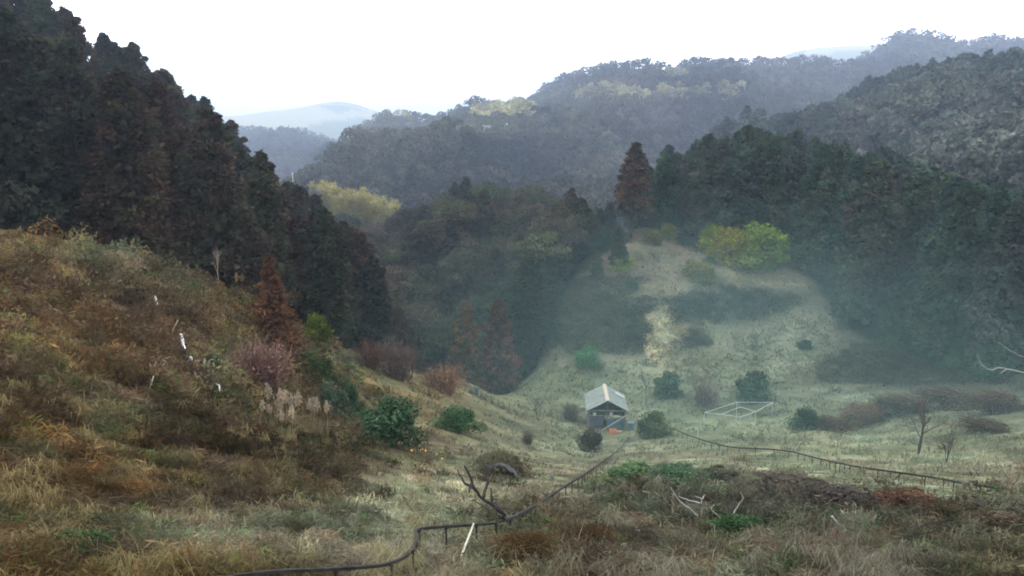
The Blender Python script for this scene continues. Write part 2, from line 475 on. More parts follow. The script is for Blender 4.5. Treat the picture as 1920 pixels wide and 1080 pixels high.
def cover(px, py, P, patchy=True):
    """ground colour (before shading) at a place"""
    wx = px + 22 * fbm(px / 45, py / 22, 41) ; wy = py + 9 * fbm(px / 45, py / 22, 47)
    num = np.zeros((len(px), 3)); den = np.full(len(px), .02); num += den[:, None] * GREYB
    for bx, by, rx, ry, c, w in BLOBS:
        d = ((wx - bx) / rx) ** 2 + ((wy - by) / ry) ** 2
        g = w * np.exp(-d * d * .8 if w >= 20 else -d)
        num += g[:, None] * c; den += g
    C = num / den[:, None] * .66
    if patchy:
        x, y = P[:, 0], P[:, 1]; rr = np.hypot(x, y); k = sstep(45, 70, rr)
        a = fbm(x / 1.0, y / 1.0, 101, 4) * (1 - k) + fbm(x / 7.0, y / 2.2, 103, 4) * k
        b = fbm(x / 2.4, y / 2.4, 107, 3) * (1 - k) + fbm(x / 9.0, y / 4.0, 109, 3) * k
        h = fbm(x / 1.7 + 40, y / 1.7, 113, 3)
        C = C * np.exp((1.25 - .55 * k) * a + .55 * b)[:, None]
        sat = C.max(1) - C.min(1)
        w1 = np.clip(h * 2.2, 0, .5)[:, None] * (1 - k)[:, None]; w2 = np.clip(-h * 2.0 - .1, 0, .5)[:, None]
        g = C.mean(1, keepdims=True)
        C = C * (1 - w1) + g * np.array([1.18, .95, .78]) * w1
        C = C * (1 - w2) + g * np.array([.85, 1.15, .75]) * w2
    return C


# clear ground: the places not under trees, as polygons of (px, py) traced on the ground
OPEN = np.array([(-400, 395), (0, 422), (120, 440), (240, 472), (350, 505), (470, 560), (560, 612), (640, 650), (760, 694), (870, 718), (950, 735), (1000, 700), (1025, 640),
                 (1030, 590), (1060, 540), (1110, 500), (1170, 450), (1240, 430), (1320, 470), (1400, 495), (1500, 500), (1550, 540), (1580, 600), (1660, 640),
                 (1780, 680), (1900, 700), (2400, 740), (2400, 1500), (-400, 1500)], float)


def inside(px, py, poly):
    c = np.zeros(len(px), bool); n = len(poly)
    for i in range(n):
        x0, y0 = poly[i]; x1, y1 = poly[(i + 1) % n]
        k = ((y0 > py) != (y1 > py)) & (px < (x1 - x0) * (py - y0) / (y1 - y0 + 1e-9) + x0)
        c ^= k
    return c


def build_ground():
    A, L = GZ.shape
    V = np.stack([GX, GY, GZ.ravel()], -1)
    i, j = np.meshgrid(np.arange(A - 1), np.arange(L - 1), indexing='ij')
    q = np.stack([i * L + j, (i + 1) * L + j, (i + 1) * L + j + 1, i * L + j + 1], -1).reshape(-1, 4)[:, ::-1]
    # close the seam behind the camera and the disc under it
    j = np.arange(L - 1); seam = np.stack([(A - 1) * L + j, j, j + 1, (A - 1) * L + j + 1], -1)[:, ::-1]
    V = np.concatenate([V, [[0, 0, float(GZ[:, 0].mean())]]])
    k = np.arange(A); tri = np.stack([np.full(A, len(V) - 1), ((k + 1) % A) * L, k * L], -1)
    px, py, f = project(V); r = np.hypot(V[:, 0], V[:, 1])
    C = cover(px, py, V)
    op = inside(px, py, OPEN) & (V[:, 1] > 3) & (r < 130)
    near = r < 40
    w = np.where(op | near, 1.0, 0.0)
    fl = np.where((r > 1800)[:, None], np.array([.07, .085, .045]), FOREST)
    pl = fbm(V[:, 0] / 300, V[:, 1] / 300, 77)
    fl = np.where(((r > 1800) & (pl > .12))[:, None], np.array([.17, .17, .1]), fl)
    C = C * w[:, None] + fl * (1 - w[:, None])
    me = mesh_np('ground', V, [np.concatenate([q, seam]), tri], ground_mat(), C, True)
    o = put('ground', me); tag(o, kind='structure')


build_ground()


# ------------------------------------------------------------------ tree prototypes
def cedar_meshes(seed, H=18.0, R=3.1, clear=.1, round_=.8, n=5400, green=(.036, .045, .025), brown=(.062, .045, .032), mix=.35, dens=1.0, leaf=1.0, ragged=.16):
    """conifer crown: many drooping lobes of sprays round a tapering axis"""
    g = np.random.default_rng(seed)
    mb = MB(); tb = MB()
    nl = int(64 * dens); per = n // nl
    t = clear + (1 - clear) * (np.arange(nl) + .5) / nl
    t = np.clip(1 - (1 - t) ** 1.12, 0, 1) * (1 - clear) + clear * .6 + g.normal(0, .012, nl)
    az = np.arange(nl) * 2.39996 + g.normal(0, .4, nl)
    env = R * np.clip((1.02 - t) / (1 - clear), 0.0, 1) ** round_ * (.7 + .3 * sstep(clear, clear + .18, t)) * np.clip(g.normal(1, ragged, nl), .55, 1.4)
    for i in range(nl):
        rl = (.24 * R + .3 * env[i] * .55) * g.uniform(.7, 1.2) * (.34 + .66 * (1 - t[i]) ** .5)
        dr = np.array([math.cos(az[i]), math.sin(az[i]), 0])
        ctr = dr * max(env[i] - rl * .8, .0) + [0, 0, t[i] * H]
        v = unit(g.normal(0, 1, (per, 3)) + dr * .35 + [0, 0, .25])
        rr = rl * g.random(per) ** .33 * np.where(g.random(per) < .12, g.uniform(1, 1.45, per), 1)
        c = ctr + v * rr[:, None] * [1, 1, .85]
        c[:, 2] -= .25 * np.hypot(c[:, 0] - ctr[0], c[:, 1] - ctr[1])
        d = v * .6 + dr * .5 + [0, 0, -.2] + g.normal(0, .45, (per, 3))
        L = g.uniform(.22, .56, per) * leaf; W = L * g.uniform(.4, .7, per)
        k = np.clip(g.random() * .9 - .45 + mix + g.normal(0, .15, per), 0, 1)[:, None]
        col = (np.array(green) * (1 - k) + np.array(brown) * k) * g.uniform(.7, 1.35, (per, 1)) * g.uniform(.85, 1.2)
        leaves(mb, c, d, v + g.normal(0, .5, (per, 3)), L, W, col)
        if i % 2 == 0: tb.tube([[0, 0, t[i] * H - .5], ctr * [.5, .5, 1], ctr], [.05, .035, .015], 4)
    # inner boughs that close the crown round the trunk
    mi = 900; ti = clear + (1 - clear) * g.random(mi) ** 1.2; ai = g.uniform(0, 6.28, mi)
    ei = R * np.clip((1.02 - ti) / (1 - clear), 0, 1) ** round_ * g.uniform(.25, .75, mi)
    di = np.stack([np.cos(ai), np.sin(ai), 0 * ai], -1)
    leaves(mb, di * ei[:, None] + np.stack([0 * ti, 0 * ti, ti * H], -1), di + g.normal(0, .5, (mi, 3)) + [0, 0, -.3], di + [0, 0, .6] + g.normal(0, .5, (mi, 3)), g.uniform(.6, 1.1, mi) * leaf, g.uniform(.4, .7, mi) * leaf, np.array(green) * g.uniform(.7, 1.2, (mi, 1)))
    m2 = 50; zz = g.uniform(.9, 1.0, m2) * H
    cc = np.stack([g.normal(0, .12, m2), g.normal(0, .12, m2), zz], -1)
    leaves(mb, cc, g.normal(0, .5, (m2, 3)) + [0, 0, .6], g.normal(0, 1, (m2, 3)), g.uniform(.3, .55, m2), g.uniform(.12, .22, m2), np.array(green) * (1 - mix) + np.array(brown) * mix + np.zeros((m2, 3)))
    z = np.linspace(-.6, .97 * H, 8)
    pts = np.stack([.06 * np.sin(z * .5 + seed), .06 * np.cos(z * .4 + seed), z], -1)
    tb.tube(pts, .24 * (1 - z / H * .93).clip(.04) * H / 18, 7)
    return mb.mesh('cedar_crown', M_LEAF), tb.mesh('cedar_trunk', M_BARK, True)


def broad_meshes(seed, H=12.0, R=4.2, lobes=14, n=3600, cols=((.05, .06, .03), (.085, .075, .04)), leaf=.42):
    g = np.random.default_rng(seed)
    mb = MB(); tb = MB()
    tb.tube([[0, 0, -.5], [.1, 0, H * .2], [.15, .1, H * .42], [.1, .1, H * .6]], [.26, .2, .15, .08], 7)
    per = n // lobes
    for i in range(lobes):
        th = i * 2.4 + g.normal(0, .4); q = math.sqrt((i + .5) / lobes) * .78
        ctr = np.array([math.cos(th) * R * q, math.sin(th) * R * q, H * (.42 + .38 * (1 - q * q) + g.uniform(-.1, .1))])
        r = R * g.uniform(.3, .48)
        v = unit(g.normal(0, 1, (per, 3))); v[:, 2] = np.where(v[:, 2] < -.4, -v[:, 2], v[:, 2])
        rr = r * (g.random(per) ** .3) * (1 + .25 * np.sin(v[:, 0] * 5 + i) * np.cos(v[:, 1] * 6 + 2 * i))
        c = ctr + v * rr[:, None] * np.array([1, 1, .8])
        k = np.clip(g.random() + g.normal(0, .25, per), 0, 1)[:, None]
        col = (np.array(cols[0]) * (1 - k) + np.array(cols[1]) * k) * g.uniform(.75, 1.3, (per, 1))
        L = leaf * g.uniform(.6, 1.3, per)
        leaves(mb, c, g.normal(0, 1, (per, 3)) + v * .5, v + g.normal(0, .6, (per, 3)), L, L * g.uniform(.45, .7, per), col)
        tb.tube([[.15, .1, H * .4], (np.array([.15, .1, H * .4]) + ctr) / 2 + [0, 0, -.3], ctr], [.1, .07, .03], 5)
    return mb.mesh('broadleaf_crown', M_LEAF), tb.mesh('broadleaf_trunk', M_BARK, True)


def bamboo_meshes(seed, H=11.0):
    g = np.random.default_rng(seed)
    mb = MB(); tb = MB()
    for i in range(7):
        a = g.uniform(0, 6.28); b = np.array([math.cos(a), math.sin(a), 0]) * g.uniform(.2, 1.2)
        lean = np.array([math.cos(a), math.sin(a), 0]) * g.uniform(.6, 1.8); h = H * g.uniform(.8, 1.08)
        u = np.linspace(0, 1, 7)[:, None]
        p = b + lean * u ** 2.5 + np.array([0, 0, 1]) * h * (u - .06 * u ** 4)
        tb.tube(np.concatenate([p[:1] - [0, 0, .4], p]), np.concatenate([[.05], np.linspace(.05, .015, 7)]), 5)
        m = 330; q = g.random(m) ** .7 * .72 + .28
        c = b + lean * q[:, None] ** 2.5 + np.array([0, 0, 1]) * (h * (q - .06 * q ** 4))[:, None] + g.normal(0, 1, (m, 3)) * (.25 + .55 * np.sin(np.pi * np.clip(q, 0, 1)))[:, None] * [1, 1, .7]
        k = g.random((m, 1)); col = np.array([.2, .195, .07]) * (1 - k) + np.array([.32, .29, .115]) * k
        leaves(mb, c, g.normal(0, .5, (m, 3)) + [0, 0, -.6], g.normal(0, 1, (m, 3)), g.uniform(.45, .85, m), g.uniform(.12, .24, m), col)
    return mb.mesh('bamboo_leaves', M_LEAF), tb.mesh('bamboo_culms', M_BAMBOOP, True)


def bush_mesh(seed, n=1500, lobes=12, cols=((.05, .07, .035), (.08, .1, .05)), leaf=.1, name='bush', droop=0.0, mat=None, stems=True):
    """unit bush: about 1 m wide and 1 m tall"""
    g = np.random.default_rng(seed); mb = MB(); per = n // lobes
    for i in range(lobes):
        th = i * 2.4 + g.normal(0, .3); q = math.sqrt((i + .3) / lobes) * .36 * g.uniform(.75, 1.15)
        ctr = np.array([math.cos(th) * q, math.sin(th) * q, .2 + .55 * (1 - (q / .36) ** 2) * g.uniform(.6, 1.1)])
        r = g.uniform(.08, .25); ctr += g.normal(0, .05, 3) * [1, 1, .8]
        v = unit(g.normal(0, 1, (per, 3))); rr = r * g.random(per) ** .35 * np.where(g.random(per) < .14, g.uniform(1, 1.5, per), 1)
        c = ctr + v * rr[:, None] * [1, 1, 1.15]
        c[:, 2] = np.abs(c[:, 2])
        k = np.clip(g.random() + g.normal(0, .25, per), 0, 1)[:, None]
        col = (np.array(cols[0]) * (1 - k) + np.array(cols[1]) * k) * g.uniform(.7, 1.35, (per, 1)) * g.uniform(.7, 1.3)
        L = leaf * g.uniform(.6, 1.4, per)
        leaves(mb, c, g.normal(0, 1, (per, 3)) + v * .4 + [0, 0, -droop], v + g.normal(0, .6, (per, 3)), L, L * g.uniform(.4, .65, per), col)
        if stems:
            mb.tube([[0, 0, -.08], ctr * [.4, .4, .5], ctr], [.018, .013, .005], 4, col=(.05, .04, .03))
    m = n // 4; a = g.uniform(0, 6.28, m); e = .4 * g.random(m) ** .5
    c = np.stack([np.cos(a) * e, np.sin(a) * e, g.random(m) * .5 * np.sqrt(np.clip(1 - (e / .5) ** 2, 0, 1)) + .01], -1)
    L = leaf * g.uniform(.6, 1.4, m); v = unit(c + [0, 0, .05])
    leaves(mb, c, g.normal(0, 1, (m, 3)), v + g.normal(0, .6, (m, 3)), L, L * g.uniform(.4, .65, m), (np.array(cols[0]) + (np.array(cols[1]) - np.array(cols[0])) * g.random((m, 1))) * g.uniform(.7, 1.3, (m, 1)))
    return mb.mesh(name, mat or M_LEAF)


def twiggy_mesh(seed, n=260, cols=((.09, .07, .06), (.13, .1, .085)), name='twiggy_bush', up=.9, leafy=500):
    """unit leafless bush: thin twigs fanning from the base with a little dead leaf"""
    g = np.random.default_rng(seed); mb = MB()
    for i in range(n):
        a = g.uniform(0, 6.28); e = g.uniform(.1, 1.0)
        b = np.array([g.normal(0, .12), g.normal(0, .12), 0]);
        d = np.array([math.cos(a) * .5 * e, math.sin(a) * .5 * e, up * g.uniform(.5, 1.1) * (1 - .35 * e * e)])
        mid = b + d * .55 + g.normal(0, .04, 3) + [0, 0, .06]
        mb.tube([b, mid, b + d + g.normal(0, .05, 3)], [.0085, .006, .0025], 3, col=np.array(cols[i % 2]) * g.uniform(.7, 1.3), cap=False)
    m = leafy; a = g.uniform(0, 6.28, m); e = np.sqrt(g.random(m)) * .5
    c = np.stack([np.cos(a) * e, np.sin(a) * e, up * g.random(m) * (1 - .9 * e * e * 2)], -1) + g.normal(0, .03, (m, 3)); c[:, 2] = np.abs(c[:, 2])
    if m: leaves(mb, c, g.normal(0, 1, (m, 3)), g.normal(0, 1, (m, 3)), g.uniform(.03, .08, m), g.uniform(.015, .04, m), np.array(cols[1]) * g.uniform(.6, 1.3, (m, 1)))
    return mb.mesh(name, M_TWIG)


def bare_tree_mesh(seed, H=5.0, r0=.07, spread=.55, depth=4, col=(.06, .055, .05), multi=1, lowest=.25, name='bare_tree'):
    g = np.random.default_rng(seed); mb = MB()

    def grow(p, d, L, r, k):
        n = 4; pts = [p]
        for i in range(n - 1):
            d = unit(d + g.normal(0, .13, 3) + np.array([0, 0, .05])); p = p + d * L / (n - 1); pts.append(p)
        pts = np.array(pts)
        mb.tube(pts, np.linspace(r, r * .6, n), 5 if k > 1 else 3, col=np.array(col) * g.uniform(.8, 1.2), cap=False)
        if k == 0: return
        for i in range(g.integers(2, 5)):
            u = g.uniform(.35, 1.0); q = pts[0] + (pts[-1] - pts[0]) * u if u < .95 else pts[-1]
            j = min(int(u * (n - 1)), n - 2); q = pts[j] + (pts[j + 1] - pts[j]) * (u * (n - 1) - j)
            nd = unit(d + g.normal(0, spread, 3) + np.array([0, 0, .12]))
            grow(q, nd, L * g.uniform(.5, .75), r * .55, k - 1)
    for s in range(multi):
        a = g.uniform(0, 6.28)
        grow(np.array([.05 * s, 0, -.2]), unit(np.array([math.cos(a) * .25 * (multi > 1), math.sin(a) * .25 * (multi > 1), 1])), H * .5, r0, depth)
    return mb.mesh(name, M_TWIG)


def pampas(name_seed, H=2.4, n=2, plume=(.32, .27, .2)):
    g = np.random.default_rng(name_seed); st = MB(); pls = []; lf = MB()
    for i in range(n):
        a = g.uniform(0, 6.28); b = np.array([math.cos(a), math.sin(a), 0]) * g.uniform(.05, .5); h = H * g.uniform(.72, 1.1)
        lean = g.normal(0, .12, 3) * [1, 1, 0]
        top = b + lean * h + [0, 0, h]
        st.tube([b - [0, 0, .1], (b + top) / 2 + lean * .2, top], [.012, .01, .006], 4, col=(.24, .19, .11))
        m = 90; q = g.random(m)[:, None]
        ax = top + (np.array([0, 0, 1]) + lean) * (q - .75) * h * .3
        c = ax + g.normal(0, 1, (m, 3)) * (.12 * np.sin(np.pi * (q * .85 + .1))) * [1, 1, .5]
        pl = MB(); leaves(pl, c, g.normal(0, .35, (m, 3)) + [0, 0, 1], g.normal(0, 1, (m, 3)), g.uniform(.16, .34, m), g.uniform(.04, .08, m), np.array(plume) * g.uniform(.75, 1.25, (m, 1))); pls.append(pl.mesh('plume', M_GRASS))
    m = 60; a = g.uniform(0, 6.28, m); base = np.stack([np.cos(a), np.sin(a), 0 * a], -1) * g.uniform(0, .5, (m, 1))
    blades(lf, base, np.stack([np.cos(a), np.sin(a), 0 * a], -1) * g.uniform(.3, 1, (m, 1)), g.uniform(.5, .75, m) * H, np.full(m, .03), g.uniform(.1, .5, m), np.array([.17, .14, .08]) * g.uniform(.6, 1.3, (m, 1)))
    return [('stems', st.mesh('stems', M_GRASS))] + [('plume', q) for q in pls] + [('leaves', lf.mesh('leaves', M_GRASS))]


CEDARS = [cedar_meshes(s, 18, R, .06, rd, 11000, mix=mx) for s, R, rd, mx in ((1, 3.7, .58, .25), (2, 3.5, .62, .3), (3, 4.0, .55, .4), (4, 3.4, .6, .25), (5, 3.7, .55, .55))]
BROADS = [broad_meshes(s, 12, R, lb, 3800, cl) for s, R, lb, cl in (
    (21, 4.2, 14, ((.036, .045, .03), (.062, .066, .04))), (22, 3.8, 12, ((.043, .047, .032), (.07, .065, .044))),
    (23, 4.5, 16, ((.053, .047, .038), (.085, .072, .054))), (24, 3.6, 11, ((.034, .044, .03), (.055, .062, .04))))]
BAMBOOS = [bamboo_meshes(s) for s in (31, 32, 33)]


def tree(kind, meshes, loc, H, base_H, label, cat, group, tint=(1, 1, 1), wide=1.0, names=('trunk', 'crown')):
    root = thing(kind, label, cat, loc, random.uniform(0, 6.28), group)
    s = H / base_H; root.scale = (s * wide, s * wide, s)
    root.rotation_euler = (random.gauss(0, .025), random.gauss(0, .025), random.uniform(0, 6.28))
    t = put(names[0], meshes[1], root); c = put(names[1], meshes[0], root)
    c.color = (*tint, 1); t.color = (*[.5 + .5 * v for v in tint], 1)
    return root


def scatter(pxr, Yr, spacing, tries, ok, taken):
    out = []
    for _ in range(tries):
        px = random.uniform(*pxr); Y = math.exp(random.uniform(math.log(Yr[0]), math.log(Yr[1])))
        if not ok(px, Y): continue
        p = stand(px, Y)
        if all((p[0] - q[0]) ** 2 + (p[1] - q[1]) ** 2 > spacing ** 2 for q in taken):
            taken.append(p); out.append((px, p))
    return out


def lerp(tab, x):
    return float(np.interp(x, [t[0] for t in tab], [t[1] for t in tab]))


# ---- cedar forest on the hillside behind the bracken slope
CREST = [(-400, 54), (0, 58), (240, 63), (470, 71), (620, 79), (760, 88), (870, 95)]
FARL = [(-400, 120), (0, 130), (300, 140), (430, 140), (560, 138), (700, 128), (800, 104)]
SKYL = [(-400, -700), (0, -220), (100, -30), (130, 10), (200, 40), (300, 100), (360, 160), (430, 215), (500, 280), (560, 335), (640, 400), (700, 455), (745, 560), (780, 640), (830, 690)]
taken = []
pts = scatter((-330, 800), (58, 142), 4.3, 6000, lambda px, Y: lerp(CREST, px) < Y < lerp(FARL, px), taken)
nL = 0
for px, p in pts:
    top = at(px, lerp(SKYL, px), p[1])[2]
    Hm = top - p[2]
    H = min(random.uniform(16, 22), Hm * random.uniform(.9, 1.03))
    if H < 5: continue
    if px < -60 and random.random() < .45: continue
    nL += 1
    u = random.random()
    if u < .3:
        tree('cedar_tree', CEDARS[random.choice((2, 4))], p, H, 18, 'tall cedar with rusty brown winter foliage in the dense forest behind the bracken slope', 'tree',
             'brown cedars of the forest behind the bracken slope', (random.uniform(.85, 1.05), .72, .74), 1.15)
    else:
        tree('cedar_tree', CEDARS[random.randrange(4)], p, H, 18, 'tall dark green cedar in the dense forest behind the bracken slope', 'tree',
             'green cedars of the forest behind the bracken slope', (random.uniform(.6, .85), random.uniform(.65, .85), random.uniform(.65, .9)), 1.15)

# ---- mixed wood on the rounded spur in the middle
SKYC = [(700, 470), (720, 410), (780, 365), (850, 325), (920, 330), (1000, 340), (1060, 360), (1110, 385), (1150, 420)]
NEARC = [(700, 112), (780, 106), (950, 103), (1000, 108), (1030, 113), (1080, 122), (1150, 135)]
taken = []
pts = scatter((690, 1150), (100, 215), 4.6, 5000, lambda px, Y: lerp(NEARC, px) < Y, taken)
nC = 0
for px, p in pts:
    top = at(px, lerp(SKYC, px), p[1])[2]
    H = min(random.uniform(10.5, 14.5), (top - p[2]) * random.uniform(.93, 1.02))
    if H < 6: continue
    nC += 1
    u = random.random()
    if u < .22:
        tree('cedar_tree', CEDARS[random.randrange(5)], p, H * 1.05, 18, 'young dark cedar rising among the round crowns on the middle spur', 'tree', 'cedars among the mixed wood on the middle spur', (.8, .9, .9), 1.25)
    elif u < .38:
        tree('broadleaf_tree', BROADS[2], p, H, 12, 'round brownish broadleaf tree in the mixed wood on the middle spur', 'tree', 'brownish broadleaf trees on the middle spur', (random.uniform(.8, 1.0), .9, .82), 1.0)
    else:
        tree('broadleaf_tree', BROADS[random.choice((0, 1, 3))], p, H, 12, 'round green broadleaf tree in the mixed wood on the middle spur', 'tree', 'green broadleaf trees on the middle spur', (random.uniform(.85, 1.1), random.uniform(.9, 1.15), random.uniform(.8, 1.0)), 1.05)

# ---- cedar wall along the far edge of the clearing
SKYR = [(1190, 330), (1230, 280), (1290, 262), (1330, 240), (1400, 232), (1460, 240), (1520, 250), (1570, 262), (1640, 285), (1700, 308), (1780, 330), (1860, 335), (2300, 330)]
NEARR = [(1190, 134), (1280, 130), (1320, 125), (1480, 122), (1540, 116), (1580, 107), (1640, 101), (1700, 97), (1800, 89), (1900, 82), (2000, 76), (2200, 70)]
taken = []
pts = scatter((1195, 2150), (78, 185), 4.6, 6000, lambda px, Y: lerp(NEARR, px) < Y < lerp(NEARR, px) + 48, taken)
nR = 0
for px, p in pts:
    top = at(px, lerp(SKYR, px) + random.uniform(-6, 22), p[1])[2]
    H = min(random.uniform(17, 23), (top - p[2]) * random.uniform(.93, 1.0))
    if H < 6: continue
    if px > 1990 and random.random() < .5: continue
    nR += 1
    if random.random() < .1 and px < 1620:
        tree('cedar_tree', CEDARS[4], p, H, 18, 'tall cedar with brown tinged top in the tree wall beyond the clearing', 'tree', 'brown topped cedars of the tree wall beyond the clearing', (random.uniform(.8, .95), .95, .95), 1.2)
    else:
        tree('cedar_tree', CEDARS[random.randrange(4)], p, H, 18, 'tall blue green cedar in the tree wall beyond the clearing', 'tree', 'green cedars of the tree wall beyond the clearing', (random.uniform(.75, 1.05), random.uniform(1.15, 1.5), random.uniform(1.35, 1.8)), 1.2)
print('trees', nL, nC, nR)


def tree_px(kind, meshes, base_H, px, py, top, label, cat, tint, wide=1.0, group=None, names=('trunk', 'crown'), Y=None):
    p = stand(px, Y) if Y else hit(px, py); H = at(float(px), float(top), p[1])[2] - p[2]
    return tree(kind, meshes, p, H, base_H, label, cat, group, tint, wide, names)


RUSTC = cedar_meshes(61, 9, 2.3, .02, .95, 4600, green=(.06, .034, .02), brown=(.085, .04, .024), mix=.5, leaf=.62, ragged=.3)
DARKR = cedar_meshes(62, 11, 2.4, .03, .62, 5200, green=(.045, .04, .028), brown=(.075, .042, .03), mix=.5, leaf=.7)
TALLC = cedar_meshes(63, 14, 2.2, .22, .5, 4600, green=(.05, .042, .026), brown=(.085, .048, .03), mix=.5, leaf=.8)
for px, Y in ((985, 101), (1000, 104), (1012, 107), (1020, 110), (1028, 113), (1036, 116), (1046, 119), (1060, 122), (1076, 124), (1092, 127), (1108, 130), (1124, 132), (1142, 135), (1005, 112), (1030, 122), (1058, 130), (1090, 137), (1120, 142)):
    p = stand(px, Y); H = min(random.uniform(11, 14), at(px, lerp([(980, 520), (1010, 480), (1040, 440), (1080, 395), (1110, 400), (1150, 425)], px) + random.uniform(-25, 20), p[1])[2] - p[2])
    tree('cedar_tree', CEDARS[random.randrange(4)], p, max(H, 6), 18, 'dark conifer along the edge where the middle spur meets the clearing', 'tree', 'dark conifers between the middle spur and the clearing', (.6, .75, .8), 1.7)
tree_px('cypress_tree', RUSTC, 9, 520, 655, 478, 'rust red conifer standing alone at the top edge of the bracken slope', 'tree', (1.0, 1.0, .95), 1.35)
tree_px('cypress_tree', DARKR, 11, 872, 714, 566, 'conical olive brown conifer at the foot of the middle spur, paler of the pair', 'tree', (1.55, 1.6, 1.2), 1.15, Y=94)
tree_px('cypress_tree', DARKR, 11, 936, 728, 562, 'conical dark reddish conifer at the foot of the middle spur, redder of the pair', 'tree', (1.5, 1.12, 1.1), 1.2, Y=95)
tree_px('cypress_tree', TALLC, 14, 1182, 446, 268, 'tall slender conifer with reddish top and bare lower trunk above the knoll', 'tree', (.92, 1.0, .95), 1.5)
tree_px('cypress_tree', TALLC, 14, 1068, 500, 352, 'slender conifer with bare trunk left of the knoll scrub', 'tree', (.8, .8, .85), 1.1)
for px, py, top, lab in ((1160, 500, 425, 'small dark green conifer at the edge of the knoll scrub'), (1120, 520, 470, 'squat dark green conifer below the knoll scrub')):
    tree_px('young_conifer', CEDARS[0], 18, px, py, top, lab, 'tree', (.9, 1.1, 1.0), 1.5)

# ---- bamboo grove in the gap
taken = []
pts = scatter((588, 722), (250, 268), 2.4, 1500, lambda px, Y: True, taken)
for px, p in pts[:46]:
    tree('bamboo_clump', random.choice(BAMBOOS), p, (at(px, lerp([(585, 340), (640, 350), (690, 364), (725, 374)], px), p[1])[2] - p[2]) * random.uniform(.8, 1.05), 11,
         'feathery yellow bamboo clump in the grove down in the gap between the woods', 'bamboo', 'bamboo clumps of the yellow grove in the gap', (1, 1, 1), 1.2, ('culms', 'foliage'))


taken = []
pts = scatter((585, 790), (165, 238), 4.2, 1400, lambda px, Y: True, taken)
for px, p in pts[:48]:
    tree('broadleaf_tree', BROADS[random.choice((0, 1, 2))], p, min(random.uniform(12, 18), at(px, lerp([(600, 388), (680, 404), (740, 398), (790, 372)], px) + random.uniform(-4, 14), p[1])[2] - p[2]), 12,
         'dark broadleaf tree in the gap between the yellow bamboo grove and the middle spur', 'tree', 'broadleaf trees in the gap below the bamboo grove', (.75, .85, .85), 1.1)


